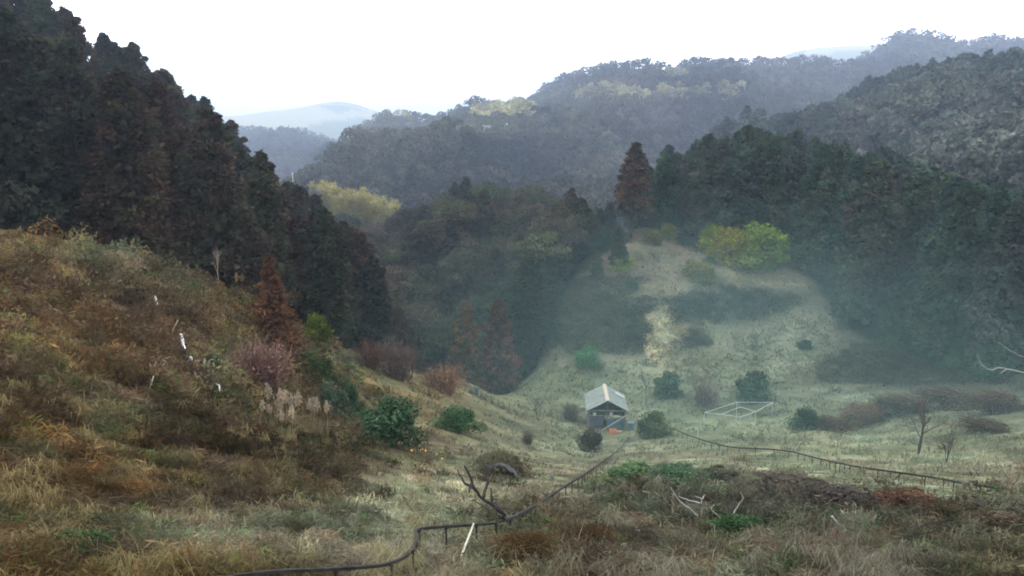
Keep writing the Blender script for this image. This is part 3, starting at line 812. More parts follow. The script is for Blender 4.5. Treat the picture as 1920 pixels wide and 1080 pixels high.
# ------------------------------------------------------------------ far wooded hills: crowns nobody could count
def hill_wood():
    g = np.random.default_rng(5)
    px = g.uniform(-60, 1990, 90000); py = g.uniform(40, 420, 90000)
    P = hits(px, py); ok = ~np.isnan(P[:, 0]); P = P[ok]
    r = np.hypot(P[:, 0], P[:, 1])
    k = (r > 172) & (r < 1750); P = P[k]; r = r[k]
    qx, qy, f = project(P)
    keep = ~((qx > 585) & (qx < 730) & (r > 225) & (r < 270))
    keep &= ~((r < 200) & (qx < 1230))
    keep &= g.random(len(P)) < np.clip((620 / r) ** .5, .35, 1)
    P = P[keep]; r = r[keep]; qx = qx[keep]; qy = qy[keep]
    # thin to a spacing that grows with distance
    order = g.permutation(len(P)); cell = {}; sel = []
    for i in order:
        s = 3.4 + r[i] * .0045; key = (int(P[i, 0] // s), int(P[i, 1] // s), int(r[i] // 200))
        if key in cell: continue
        cell[key] = 1; sel.append(i)
    sel = np.array(sel); P = P[sel]; r = r[sel]; qx = qx[sel]; qy = qy[sel]
    print('wood crowns', len(P))
    mb = MB()
    patch = fbm(P[:, 0] / 60, P[:, 1] / 90, 91, 3)
    big = fbm(P[:, 0] / 70, P[:, 1] / 130, 191, 3)
    sunlit_tint = 1.2 * np.exp(-((qx - 740) / 80) ** 2 - ((qy - 222) / 22) ** 2) + 1.0 * np.exp(-((qx - 1090) / 110) ** 2 - ((qy - 195) / 20) ** 2) + .8 * np.exp(-((qx - 930) / 120) ** 2 - ((qy - 262) / 20) ** 2) + np.clip(fbm(P[:, 0] / 45 + 9, P[:, 1] / 80, 193, 3), 0, 1) * .9  # sunlit slopes painted into the crown colours, plus random pale patches
    for i in range(len(P)):
        n = int(np.clip(52000 / r[i], 42, 190)); R = (2.5 + .0028 * r[i]) * g.uniform(.8, 1.3); H = g.uniform(8.5, 11.5) if r[i] > 420 else g.uniform(8, 13)
        q = patch[i] + g.normal(0, .22)
        yellow = (abs(qx[i] - 945) < 58 and 205 < qy[i] < 236) or (1150 < qx[i] < 1390 and abs(qy[i] - (186 - (qx[i] - 1250) * .02)) < 11) or (abs(qx[i] - 1265) < 22 and abs(qy[i] - 152) < 9) or (abs(qx[i] - 1120) < 40 and abs(qy[i] - 180) < 9) or (abs(qx[i] - 780) < 40 and abs(qy[i] - 215) < 14 and q > 0)
        base = np.array([.23, .22, .11]) if yellow else (np.array([.072, .062, .052]) if q > .22 else np.array([.034, .042, .03]) if q < -.02 else np.array([.055, .057, .042]))
        base = base * g.uniform(.65, 1.4) * math.exp(.9 * big[i])
        if not yellow and sunlit_tint[i] > .1 and r[i] > 300: base = base * (1 - min(.6, sunlit_tint[i])) + np.array([.13, .135, .075]) * min(.6, sunlit_tint[i]) * g.uniform(.7, 1.2)
        if r[i] < 430 and qx[i] > 1380: base = base * [.85, 1.08, 1.0]
        conif = q < -.1 and r[i] < 420
        v = unit(g.normal(0, 1, (n, 3))); v[:, 2] = np.abs(v[:, 2]) * 1.0 - .25
        rr = R * g.random(n) ** .28
        c = v * rr[:, None]
        if conif: c[:, :2] *= np.clip(1.05 - (c[:, 2:] + .25 * R) / (1.5 * R), .15, 1); c[:, 2] *= 1.6
        c = c * [1, 1, .95] + P[i] + [0, 0, H - R * .9]
        L = R * g.uniform(.28, .55, n)
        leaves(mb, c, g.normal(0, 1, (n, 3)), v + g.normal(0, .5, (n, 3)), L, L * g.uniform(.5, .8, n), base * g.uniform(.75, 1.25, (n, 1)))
        # skirt of understory so the slope below the crown is wooded too
        m = n // 3; a = g.uniform(0, 6.28, m)
        cc = P[i] + np.stack([np.cos(a) * R * .8, np.sin(a) * R * .8, g.uniform(.3, max(H - R, 1.0), m)], -1)
        LL = R * g.uniform(.3, .55, m)
        leaves(mb, cc, g.normal(0, .5, (m, 3)) + [0, 0, 1], np.stack([np.cos(a), np.sin(a), .3 + 0 * a], -1) + g.normal(0, .4, (m, 3)), LL, LL * .7, base * g.uniform(.7, 1.1, (m, 1)))
    o = put('far_wood', mb.mesh('far_wood', M_WOOD)); tag(o, kind='stuff')


hill_wood()

GR = 1.1
# ------------------------------------------------------------------ undergrowth of the clearing and the bracken slope
def undergrowth():
    g = np.random.default_rng(77)
    n = 42000
    px = g.uniform(-280, 2240, n); py = g.uniform(395, 1250, n)
    P = hits(px, py); ok = ~np.isnan(P[:, 0]); P = P[ok]; px = px[ok]; py = py[ok]
    r = np.hypot(P[:, 0], P[:, 1])
    k = inside(px, py, OPEN) & (r < 130) & (r > 4); P = P[k]; px = px[k]; py = py[k]; r = r[k]
    C = cover(px, py, P)
    lum = C.mean(1)
    # --- arching dry grass
    straw = np.clip((lum - .06) / .1, .25, 1)
    sel = g.random(len(P)) < straw
    Q = P[sel]; rq = r[sel]; Cq = C[sel]; nb = 11
    idx = np.repeat(np.arange(len(Q)), nb); m = len(idx)
    size = np.clip(.14 + .0035 * rq, .2, .45) * g.uniform(.6, 1.5, len(Q))
    a = g.uniform(0, 6.28, m); flow = g.normal(0, .5, len(Q)) - .6
    a = np.where(g.random(m) < .6, flow[idx] + g.normal(0, .5, m), a)
    spread = (.25 + .008 * rq)[idx] * np.sqrt(g.random(m)); b = g.uniform(0, 6.28, m)
    base = Q[idx] + np.stack([np.cos(b) * spread, np.sin(b) * spread, 0 * b], -1)
    base[:, 2] = height(base[:, 0], base[:, 1]) - .03
    out = np.stack([np.cos(a), np.sin(a), 0 * a], -1) * g.uniform(.5, 1.3, m)[:, None]
    W = np.clip(.0011 * rq, .012, .1)[idx] * g.uniform(.7, 1.4, m)
    hh = size[idx] * g.uniform(.5, 1.3, m)
    vk = sstep(60, 30, rq); tone = (1 + g.uniform(-.25, .3, len(Q)) * (.12 + .88 * vk))[idx] * (1 + g.uniform(-.25, .35, m) * (.2 + .8 * vk[idx]))
    mb = MB(); blades(mb, base, out, hh, W, g.uniform(.25, .95, m), Cq[idx] * GR * tone[:, None])
    o = put('dry_grass', mb.mesh('dry_grass', M_GRASS)); tag(o, kind='stuff')
    # --- low leafy brush and bracken: thick on the slope and in the thickets at the bottom
    bank = sstep(760, 560, px) * sstep(420, 520, py) + sstep(930, 985, py - 40 * fbm(px / 90, py / 60, 8)) * sstep(820, 900, px) + .9 * sstep(0, 24, py + 14 * fbm(px / 50, py / 40, 19) - np.interp(px, [1100, 1400, 1700, 1800, 1920], [893, 905, 932, 966, 996])) * sstep(1090, 1170, px)
    dense = np.clip(bank + .10 * sstep(55, 35, r), 0, 1) * np.where(lum < .19, 1, .25)
    clump = fbm(P[:, 0] / 1.9, P[:, 1] / 1.9, 61, 3)
    sel = (g.random(len(P)) < dense * .5) & (clump > -.3)
    Q = P[sel]; rq = r[sel]; Cq = C[sel]; cl = clump[sel]; bq = bank[sel]
    mL = 80
    idx = np.repeat(np.arange(len(Q)), mL); m = len(idx)
    Rb = np.clip(.016 * rq, .22, .75) * g.uniform(.6, 1.5, len(Q)); Hb = Rb * g.uniform(.5, 1.2, len(Q)) * (1 + 2.0 * np.clip(cl, -.35, .6))
    v = unit(g.normal(0, 1, (m, 3))); v[:, 2] = np.abs(v[:, 2])
    q = g.random(m) ** .4
    c = Q[idx] + v * q[:, None] * np.stack([Rb, Rb, Hb], -1)[idx]
    nk = sstep(45, 20, rq)[idx]; L = np.clip(.0042 * rq, .05, .3)[idx] * g.uniform(.6, 1.7, m) * (1 + 1.3 * nk)
    red = g.random(len(Q))
    tint = np.where((red < .18)[:, None], np.array([1.12, .92, .82]), np.where((red > .9)[:, None], np.array([.8, 1.15, .75]), np.ones(3)))
    tone = g.uniform(.6, 1.35, len(Q))[idx] * g.uniform(.7, 1.4, m)
    mb = MB(); leaves(mb, c, g.normal(0, 1, (m, 3)) + [0, 0, .1], v + g.normal(0, .7, (m, 3)), L, L * g.uniform(.16, .5, m) * (1 - .62 * nk), (Cq * tint)[idx] * GR * tone[:, None])
    print('grass', len(base), 'brush', len(Q))
    # knee high scrub on the dark patches of the knoll and slope
    n4 = 5200; qx = g.uniform(1030, 1900, n4); qy = g.uniform(520, 720, n4); T = hits(qx, qy); rt = np.hypot(T[:, 0], T[:, 1]); k4 = ~np.isnan(rt); k4 &= inside(qx, qy, OPEN); k4[k4] &= rt[k4] < 130
    T = T[k4]; qx = qx[k4]; qy = qy[k4]; Ct = cover(qx, qy, T, False); k4 = (Ct.mean(1) < .062); T = T[k4]; Ct = Ct[k4]; mS = 40
    idx2 = np.repeat(np.arange(len(T)), mS); m2 = len(idx2); v2 = unit(g.normal(0, 1, (m2, 3))); v2[:, 2] = np.abs(v2[:, 2]); R2 = g.uniform(.5, 1.1, len(T))
    c2 = T[idx2] + v2 * (g.random(m2) ** .4)[:, None] * np.stack([R2, R2, R2 * g.uniform(.4, .9, len(T))], -1)[idx2]; L2 = g.uniform(.12, .34, m2)
    leaves(mb, c2, g.normal(0, 1, (m2, 3)), v2 + g.normal(0, .6, (m2, 3)), L2, L2 * g.uniform(.25, .5, m2), Ct[idx2] * (g.uniform(.6, 1.2, len(T)))[idx2][:, None] * g.uniform(.7, 1.3, (m2, 1)))
    # dead stalks standing out of the brush
    sel2 = g.random(len(Q)) < .05; Z = Q[sel2]; rz = rq[sel2]; k2 = len(Z)
    a = g.uniform(0, 6.28, k2)
    blades(mb, Z, np.stack([np.cos(a), np.sin(a), 0 * a], -1) * g.uniform(0, .8, k2)[:, None], g.uniform(.25, .6, k2), np.clip(.0009 * rz, .01, .05), g.uniform(0, .5, k2), np.array([.27, .25, .19]) * g.uniform(.5, 1.2, (k2, 1)))
    # long dead grass in tussocks
    n3 = 1800; qx = g.uniform(-260, 2220, n3); qy = g.uniform(440, 1150, n3); T = hits(qx, qy); rt = np.hypot(T[:, 0], T[:, 1])
    k3 = ~np.isnan(rt); k3 &= inside(qx, qy, OPEN); k3[k3] &= rt[k3] < 62
    k3 &= (fbm(qx / 80, qy / 50, 201, 3) > .0) & ((qx < 760) | (qy > np.interp(qx, [800, 1100, 1400, 1700, 1920], [960, 905, 925, 950, 985])))
    T = T[k3]; rt = rt[k3]; qx = qx[k3]; qy = qy[k3]; Ct = cover(qx, qy, T, False); nb = 46
    idx = np.repeat(np.arange(len(T)), nb); m = len(idx); a = g.normal(0, 1.0, m) + g.uniform(-2.6, -.4, len(T))[idx]; b = g.uniform(0, 6.28, m)
    base = T[idx] + np.stack([np.cos(b), np.sin(b), 0 * b], -1) * (g.random(m) * (.12 + .004 * rt[idx]))[:, None]
    blades(mb, base, np.stack([np.cos(a), np.sin(a), 0 * a], -1) * g.uniform(.3, 1.0, m)[:, None], (g.uniform(.35, .8, len(T)) * (1 + .006 * rt))[idx] * g.uniform(.6, 1.15, m), np.clip(.0009 * rt, .009, .05)[idx], g.uniform(.2, .8, m),
           np.where((qx > 820)[:, None], Ct * .8 + np.array([.075, .078, .062]) * .5, Ct * .5 + np.array([.12, .105, .055]) * .62)[idx] * 1.4 * g.uniform(.6, 1.35, m)[:, None])
    o = put('undergrowth', mb.mesh('undergrowth', M_GRASS)); tag(o, kind='stuff')


undergrowth()
# ------------------------------------------------------------------ shrubs
B_GREEN = [bush_mesh(s, 3600, 15, ((.036, .06, .034), (.068, .09, .05)), .06, 'evergreen_bush') for s in (41, 42)]
B_YEL = [bush_mesh(s, 3600, 15, ((.1, .125, .022), (.175, .19, .035)), .07, 'yellow_green_bush') for s in (43, 44)]
B_DULL = [bush_mesh(s, 4200, 15, ((.07, .062, .047), (.115, .1, .075)), .05, 'dull_bush') for s in (45, 46)]
B_FINE = [bush_mesh(s, 9000, 18, ((.07, .062, .047), (.115, .1, .075)), .026, 'bracken_heap') for s in (145, 146)]
B_TWIG = [twiggy_mesh(s) for s in (47, 48, 49)]


def bush(name, meshes, px, py, w_px, h_px, label, tint=(1, 1, 1), cat='bush', group=None, deep=1.0):
    tint = tuple(v * 1.05 for v in tint)
    if name == 'low_shrub': w_px *= 1.35; h_px *= .78
    p = hit(px, py); f = float(project(p)[2]); W = w_px * f / FX; H = h_px * f / FX / .97
    o = put(name, random.choice(meshes), None, p + np.array([0, W * .25, -.05 - .06 * H]))
    tag(o, label, cat, group)
    o.scale = (W, W * deep, H); o.color = (*tint, 1); o.rotation_euler = (0, 0, random.uniform(-.6, .6))
    return o


bush('evergreen_bush', B_GREEN, 725, 836, 135, 112, 'large dark green evergreen bush below the pampas plumes on the slope', (.75, 1.0, .95))
bush('evergreen_bush', B_GREEN, 655, 786, 52, 88, 'narrow dark evergreen shrub rising beside the large bush on the slope', (.55, .75, .75))
bush('evergreen_bush', B_GREEN, 620, 790, 80, 80, 'grey green shrub between the pampas plumes and the large evergreen bush', (.9, .95, 1.1))
bush('evergreen_bush', B_GREEN, 858, 812, 92, 50, 'wide bright green bush right of the large evergreen bush', (.8, 1.15, .85))
bush('evergreen_bush', B_GREEN, 592, 728, 84, 76, 'dark green bush with yellowish leaf tips above the pampas plumes', (.6, .65, .5))
bush('evergreen_bush', B_GREEN, 400, 700, 44, 46, 'small dark green bush next to the pale hose', (.7, .85, .8))
bush('yellow_green_bush', B_YEL, 590, 650, 62, 74, 'yellow green bush at the foot of the rust red conifer', (.55, .65, .6))
bush('evergreen_bush', B_GREEN, 1100, 692, 56, 56, 'soft green bush at the lower edge of the knoll', (.8, 1.4, 1.1))
bush('evergreen_bush', B_GREEN, 1252, 748, 62, 66, 'dark green bush up the slope behind the shed', (.8, 1.0, 1.1))
bush('evergreen_bush', B_GREEN, 1415, 756, 78, 76, 'dark bluish bush behind the pale pipe frame', (.6, .75, .9))
bush('evergreen_bush', B_GREEN, 1225, 822, 70, 62, 'rounded brownish green bush right of the shed', (1.0, .95, .8))
bush('dull_bush', B_DULL, 1108, 848, 58, 62, 'dark leafless looking bush in front of the shed', (.65, .7, .7))
bush('evergreen_bush', B_GREEN, 1518, 806, 62, 46, 'dark green bush at the left end of the brown thicket row', (.6, .75, .75))
for px, py, w_, h_, lab, t in ((1565, 806, 80, 42, 'dark brown thicket next to the dark green bush in the thicket row', (.62, .56, .56)), (1630, 800, 110, 54, 'reddish brown thicket in the middle of the thicket row', (.72, .6, .58)),
                               (1700, 778, 110, 50, 'mauve brown thicket behind the two forked bare trees', (.64, .58, .6)), (1790, 768, 120, 56, 'dark mauve thicket at the upper end of the thicket row', (.6, .53, .57)),
                               (1880, 775, 110, 60, 'dark brown thicket below the bleached bare branch', (.54, .49, .52)), (1860, 812, 90, 36, 'low dull thicket beside the slim bare tree', (.8, .75, .7))):
    bush('thicket', B_DULL, px, py + 3, w_ * 1.25, h_ * .74, lab, t, 'thicket', None, .6)
bush('twiggy_bush', B_TWIG, 480, 725, 130, 100, 'mauve grey leafless bush below the rust red conifer', (1.0, .8, .85))
bush('twiggy_bush', B_TWIG, 830, 738, 92, 58, 'tawny brown bush at the foot of the dark forest', (1.5, 1.15, .85))
bush('twiggy_bush', B_TWIG, 742, 712, 80, 80, 'pale bare twiggy shrub at the edge of the dark forest', (1.0, .9, .85))
bush('twiggy_bush', B_TWIG, 690, 690, 70, 60, 'dark bare twiggy shrub at the edge of the dark forest', (.6, .52, .5))
bush('twiggy_bush', B_TWIG, 1325, 765, 56, 66, 'grey twiggy shrub left of the pale pipe frame', (.9, .9, .95))
bush('twiggy_bush', B_TWIG, 990, 835, 26, 32, 'tiny twiggy shrub on the straw patch left of the shed', (.8, .8, .75))
bush('twiggy_bush', B_TWIG, 1070, 790, 40, 40, 'grey twiggy shrub beside the white trestle', (.9, .9, .9))
bush('low_shrub', B_GREEN, 1190, 916, 120, 40, 'low spreading dark green shrub beside the straight track', (.75, .95, .85), deep=.7)
bush('low_shrub', B_GREEN, 1265, 914, 110, 38, 'low blue green shrub right of the spreading dark green one', (.6, .8, .85), deep=.7)
bush('low_shrub', B_DULL, 1350, 905, 80, 30, 'low dull shrub above the bleached dead branches', (.7, .8, .75), deep=.7)
bush('low_shrub', B_GREEN, 1400, 1010, 90, 50, 'dark green shrub under the bleached dead branches', (.6, .85, .75), deep=.8)
bush('low_shrub', B_DULL, 1500, 935, 130, 44, 'dark grey shrub at the crest of the lower thicket', (.6, .62, .68), deep=.7)
bush('low_shrub', B_DULL, 1590, 975, 140, 72, 'grey purple shrub in the lower thicket', (.62, .6, .68), deep=.7)
bush('low_shrub', B_DULL, 1720, 962, 110, 56, 'dark reddish shrub in the lower thicket below the long track', (.62, .45, .42), deep=.7)
bush('low_shrub', B_DULL, 1790, 985, 100, 54, 'dark brown shrub right of the reddish one in the lower thicket', (.6, .55, .48), deep=.7)
bush('low_shrub', B_DULL, 1885, 1005, 110, 62, 'dark shrub at the right end of the lower thicket', (.52, .5, .5), deep=.7)
bush('bracken_heap', B_FINE, 990, 1075, 180, 84, 'golden brown dead bracken heap right of the leaning pole', (.75, .57, .38), deep=.7)
bush('bracken_heap', B_FINE, 1110, 1040, 130, 62, 'ochre dead bracken heap right of the golden one', (.85, .64, .44), deep=.7)
bush('low_shrub', B_GREEN, 130, 1060, 120, 80, 'dark green shrub at the foot of the bracken slope', (.5, .62, .5), deep=.8)
# yellow green cluster at the top of the clearing
for px, py, w_, h_, lab, t in ((1342, 474, 66, 56, 'yellow green bush at the left end of the bright bush cluster', (.75, .85, .8)), (1372, 500, 74, 78, 'yellowest bush of the bright cluster above the clearing', (1.15, 1.0, .7)),
                               (1428, 500, 92, 86, 'tallest bright green bush of the cluster above the clearing', (.6, .82, .75)), (1468, 492, 64, 58, 'bright green bush at the right end of the cluster', (.8, 1.0, .8)),
                               (1412, 508, 80, 52, 'lower yellow green bush in front of the tall bright one', (.8, .9, .75)), (1312, 530, 58, 44, 'dull olive bush below the bright cluster', (.6, .55, .75)),
                               (1500, 500, 60, 36, 'dark green bush right of the bright cluster', (.35, .45, .6)), (1362, 452, 60, 46, 'green bush behind the yellowest bush of the cluster', (.55, .75, .7)),
                               (1165, 508, 42, 34, 'small yellow green bush on the knoll edge', (.6, .7, .8)), (1252, 447, 34, 30, 'olive bush at the top of the knoll', (.5, .5, .7)), (1225, 458, 34, 26, 'brown olive bush at the top of the knoll', (.5, .4, .6))):
    bush('yellow_green_bush', B_YEL, px, py, w_ * 1.25, h_ * 1.08, lab, tuple(v * 1.2 for v in t))
for px, py, w_, h_, lab in ((1185, 545, 40, 22, 'low dark scrub below the small conifer on the knoll'), (1282, 462, 36, 24, 'dark scrub on the upper knoll'), (1330, 497, 30, 20, 'dark scrub left of the yellowest bush'),
                            (1135, 470, 54, 46, 'dark scrub on the left shoulder of the knoll'), (1510, 655, 36, 22, 'dark scrub alone on the pale slope')):
    bush('scrub', B_GREEN, px, py, w_, h_, lab, (.55, .65, .7))
# shrubs along the edge of the tree wall
for i, (px, py, w_, h_) in enumerate(((1560, 560, 50, 44), (1585, 605, 60, 46), (1620, 622, 60, 50), (1660, 640, 64, 46), (1710, 655, 70, 60), (1760, 672, 70, 52), (1815, 690, 80, 60), (1880, 708, 90, 70), (1540, 525, 56, 46))):
    bush('edge_shrub', B_GREEN, px, py, w_, h_, 'dark shrub along the foot of the tree wall beyond the clearing', (.5, .65, .75), 'bush', 'shrubs along the foot of the tree wall')

# ------------------------------------------------------------------ pampas grass
PAM = [pampas(s) for s in (51, 52, 53)]


def pampas_at(px, py, top, label, group, tint=(1, 1, 1), wide=1.0):
    p = hit(px, py); H = at(float(px), float(top), p[1])[2] - p[2]
    r_ = thing('pampas_grass', label, 'pampas grass', p, random.uniform(0, 6), group); s = H / 2.4; r_.scale = (s * wide, s * wide, s)
    for n_, me in random.choice(PAM):
        o = put(n_, me, r_); o.color = (*tint, 1)


for px, py, top in ((505, 812, 752), (520, 808, 728), (535, 815, 742), (552, 812, 735), (572, 818, 742), (590, 822, 750), (606, 826, 752), (540, 835, 768)):
    pampas_at(px, py, top, 'pampas grass with pale plumes in the stand left of the large evergreen bush', 'pampas stand left of the large evergreen bush')
for px, py, top in ((8, 424, 345), (28, 428, 352), (50, 432, 368), (-20, 420, 350), (84, 438, 398), (72, 436, 404)):
    pampas_at(px, py, top, 'tall pampas grass at the upper left end of the bracken slope', 'pampas at the upper left end of the bracken slope', (1.0, 1.05, .9))
for px, py, top in ((150, 448, 398), (172, 452, 405), (216, 462, 412)):
    pampas_at(px, py, top, 'thin brownish pampas grass on the crest before the dark forest', 'thin pampas on the crest before the dark forest', (.7, .55, .45))
for px, py, top in ((440, 545, 500), (462, 556, 508), (452, 560, 515)):
    pampas_at(px, py, top, 'pampas grass with buff plumes left of the rust red conifer', 'pampas left of the rust red conifer', (.85, .72, .55))

# ------------------------------------------------------------------ bare trees
BARE = [bare_tree_mesh(s, 5, .07, .5, 4, multi=mu) for s, mu in ((71, 1), (72, 3), (73, 2), (74, 1))]


def bare(mesh, px, py, top, label, tint=(1, 1, 1), wide=1.0, name='bare_tree', group=None):
    p = hit(px, py); H = at(float(px), float(top), p[1])[2] - p[2]
    zs = max(v.co.z for v in mesh.vertices)
    o = put(name, mesh, None, p); s = H / zs; o.scale = (s * wide, s * wide, s); o.color = (*tint, 1); o.rotation_euler = (0, 0, random.uniform(0, 6))
    tag(o, label, 'bare tree', group)


bare(BARE[2], 1722, 852, 722, 'forked bare tree standing in the pale field', (.8, .8, .9), .8)
bare(BARE[1], 1775, 868, 796, 'many stemmed bare tree right of the forked one in the pale field', (.9, .85, .8), .9)
bare(BARE[0], 1828, 822, 740, 'slim bare tree behind the many stemmed one', (.9, .85, .9), .8)
bare(BARE[3], 1725, 738, 700, 'small bare tree above the mauve thickets', (1, 1, 1), .8)
bare(BARE[3], 1212, 758, 688, 'slim bare tree behind the shed', (1.1, 1.15, 1.15), .9)
bare(BARE[1], 1010, 790, 735, 'spreading grey bare tree left of the shed', (1.3, 1.4, 1.4), 1.1)
bare(BARE[0], 962, 822, 778, 'thin bare sapling in the grass left of the shed', (1.2, 1.2, 1.2), .8)
bare(BARE[0], 1890, 960, 838, 'reddish bare sapling crossing the long track', (2.0, 1.3, 1.1), .8)
bare(BARE[3], 410, 545, 462, 'pale bare tree against the dark forest left of the rust red conifer', (2.6, 2.4, 2.3), .8)
bare(BARE[0], 378, 515, 448, 'thin pale bare trunk against the dark forest', (2.6, 2.5, 2.4), .35)
bare(BARE[2], 724, 690, 612, 'pale bare sapling before the dark forest edge', (1.5, 1.35, 1.3), .7)
bare(BARE[1], 770, 712, 640, 'bushy bare sapling before the dark forest edge', (1.1, .95, .95), .9)
bare(BARE[3], 1245, 905, 858, 'thin forked bare sapling beside the low green shrubs', (1.6, 1.5, 1.3), .5)


def limbs(name, lines, Y, label, cat, mat, r0, depth_of=lambda k: 0.0, col=(.5, .5, .47), foot=None):
    mb = MB()
    for k, ln in enumerate(lines):
        pts = []
        for i, (px, py) in enumerate(ln):
            pts.append(at(float(px), float(py), Y + depth_of(k) * i / max(1, len(ln) - 1)))
        pts = np.array(pts)
        if foot is not None and k == 0: pts = np.concatenate([[foot], pts])
        n = len(pts); t = np.linspace(0, 1, n)
        # rounder line: resample with a slight wander
        tt = np.linspace(0, 1, n * 3); q = np.stack([np.interp(tt, t, pts[:, j]) for j in range(3)], -1)
        q[1:-1] += RNG.normal(0, r0 * .35, (len(q) - 2, 3))
        mb.tube(q, np.linspace(r0 * (1 if k == 0 else .7), r0 * (.35 if k == 0 else .25), len(q)), 6, col)
    o = put(name, mb.mesh(name, mat)); tag(o, label, cat); return o


def pole(name, a, b_, Y, label, cat, mat, r0, embed=.25):
    p0 = hit(*a); t = at(float(b_[0]), float(b_[1]), Y if Y else p0[1])
    mb = MB(); d = (t - p0) / np.linalg.norm(t - p0)
    pts = np.array([p0 - d * embed + (t - p0 + d * embed) * u for u in np.linspace(0, 1, 6)]); pts[1:-1] += RNG.normal(0, r0 * .15, (4, 3))
    mb.tube(pts, np.linspace(r0, r0 * .85, 6), 8)
    for u in (.25, .5, .75): mb.tube([p0 + (t - p0) * u - d * .02, p0 + (t - p0) * u + d * .02], r0 * 1.12, 8)
    o = put(name, mb.mesh(name, mat, True)); return tag(o, label, cat)


# gnarled dark tree by the track
print('conifers', hit(872, 714), hit(936, 728)); pf = hit(942, 1003)
limbs('gnarled_tree', [[(940, 996), (944, 975), (946, 962), (932, 950), (904, 937), (885, 906), (871, 874)], [(904, 937), (914, 905), (906, 868)], [(944, 962), (958, 960), (976, 966)], [(885, 906), (880, 925)], [(893, 920), (870, 905), (858, 880)],
                       [(936, 955), (924, 940), (920, 915)], [(944, 985), (941, 972), (934, 968)]], pf[1], 'gnarled dark tree leaning over the near track', 'dead tree', M_DARKWOOD, .055, lambda k: (.0, .5, .3, -.3, .4, .5, 0)[k], (1, 1, 1))
pole('wooden_post', (942, 1003), (943, 972), None, 'thick dark post at the junction of the two tracks', 'post', M_DARKWOOD, .085)
# bleached dead branches lying in the lower thicket
pf = hit(1316, 985)
limbs('dead_branch', [[(1316, 973), (1295, 955), (1272, 938), (1257, 913)], [(1316, 973), (1315, 950), (1315, 934), (1303, 930)], [(1315, 944), (1290, 938), (1272, 930)], [(1315, 936), (1322, 928)]], pf[1], 'bleached forked dead branch standing in the lower thicket', 'branch', M_DEADW, .02, lambda k: .2 * k)
pf = hit(1360, 990)
limbs('dead_branch', [[(1364, 984), (1350, 970), (1334, 955), (1330, 948)], [(1334, 952), (1340, 942)]], pf[1], 'short bleached dead branch right of the forked one', 'branch', M_DEADW, .018)
limbs('dead_branch', [[(1368, 975), (1378, 958), (1388, 942), (1394, 934)], [(1394, 934), (1388, 922)]], pf[1] + .8, 'bleached dead branch leaning up to the right', 'branch', M_DEADW, .018)
pf = hit(1230, 935)
limbs('dead_branch', [[(1205, 921), (1222, 925), (1245, 932)], [(1236, 930), (1243, 915)]], pf[1], 'bleached dead branch beside the low green shrubs', 'branch', M_DEADW, .018)
pf = hit(1200, 1002)
limbs('dead_branch', [[(1192, 993), (1204, 996), (1216, 1001)]], pf[1], 'small bleached stick lying on the brown thicket', 'branch', M_DEADW, .022)
pf = hit(1590, 1010)
limbs('dead_branch', [[(1560, 968), (1575, 985), (1588, 1000)], [(1588, 996), (1605, 1005), (1620, 1012)]], pf[1] - .3, 'bleached dead branch low in the grey purple shrub', 'branch', M_DEADW, .022)
pf = hit(1812, 995)
limbs('dead_branch', [[(1806, 984), (1818, 991)]], pf[1] - .3, 'short bleached stick at the right of the lower thicket', 'branch', M_DEADW, .022)
# bare tree at the right edge with long bleached limbs
pf = stand(2010, 52)
base = np.array(pf) - [0, 0, .2]
limbs('leafless_tree', [[(2008, 760), (1990, 715), (1955, 705), (1920, 699), (1890, 692), (1871, 689), (1858, 695), (1845, 688), (1838, 680), (1832, 664)], [(1990, 715), (1955, 690), (1920, 670), (1889, 655), (1870, 641)], [(1990, 715), (1995, 640), (1985, 560)], [(1889, 692), (1875, 700)]],
      52, 'leafless tree reaching long bleached limbs in from the right edge', 'bare tree', M_DEADW, .05, lambda k: 0, (1, 1, 1), base)

# ------------------------------------------------------------------ slope monorail tracks
def track(name, pix, h, label, r0, every, post_w):
    px = np.array([p[0] for p in pix], float); py = np.array([p[1] for p in pix], float)
    P = hits(px, py, h)
    d = np.concatenate([[0], np.cumsum(np.linalg.norm(np.diff(P, axis=0), axis=1))])
    s = np.linspace(0, d[-1], max(len(pix) * 4, int(d[-1] / .5)))
    Q = np.stack([np.interp(s, d, P[:, j]) for j in range(3)], -1)
    for _ in range(4): Q[1:-1] = (Q[:-2] + 2 * Q[1:-1] + Q[2:]) / 4
    root = thing(name, label, 'track', Q[0] * [1, 1, 0] + [0, 0, float(height(Q[0, 0], Q[0, 1]))])
    b = np.array(root.location)
    mb = MB(); mb.tube(Q - b, r0, 4); put('rail', mb.mesh('rail', M_STEEL), root)
    n = int(d[-1] / every)
    for k in range(n + 1):
        q = np.array([np.interp(min(k * every + .3, d[-1]), s, Q[:, j]) for j in range(3)])
        zg = float(height(q[0], q[1]))
        mb = MB(); mb.tube([q - b - [0, 0, r0 * .5], [q[0] - b[0], q[1] - b[1], zg - .25 - b[2]]], post_w, 6)
        mb.box(q - b - [0, 0, r0 * .8], (post_w * 3, post_w * 3, .03))
        put('post', mb.mesh('post', M_STEEL), root)
    return root


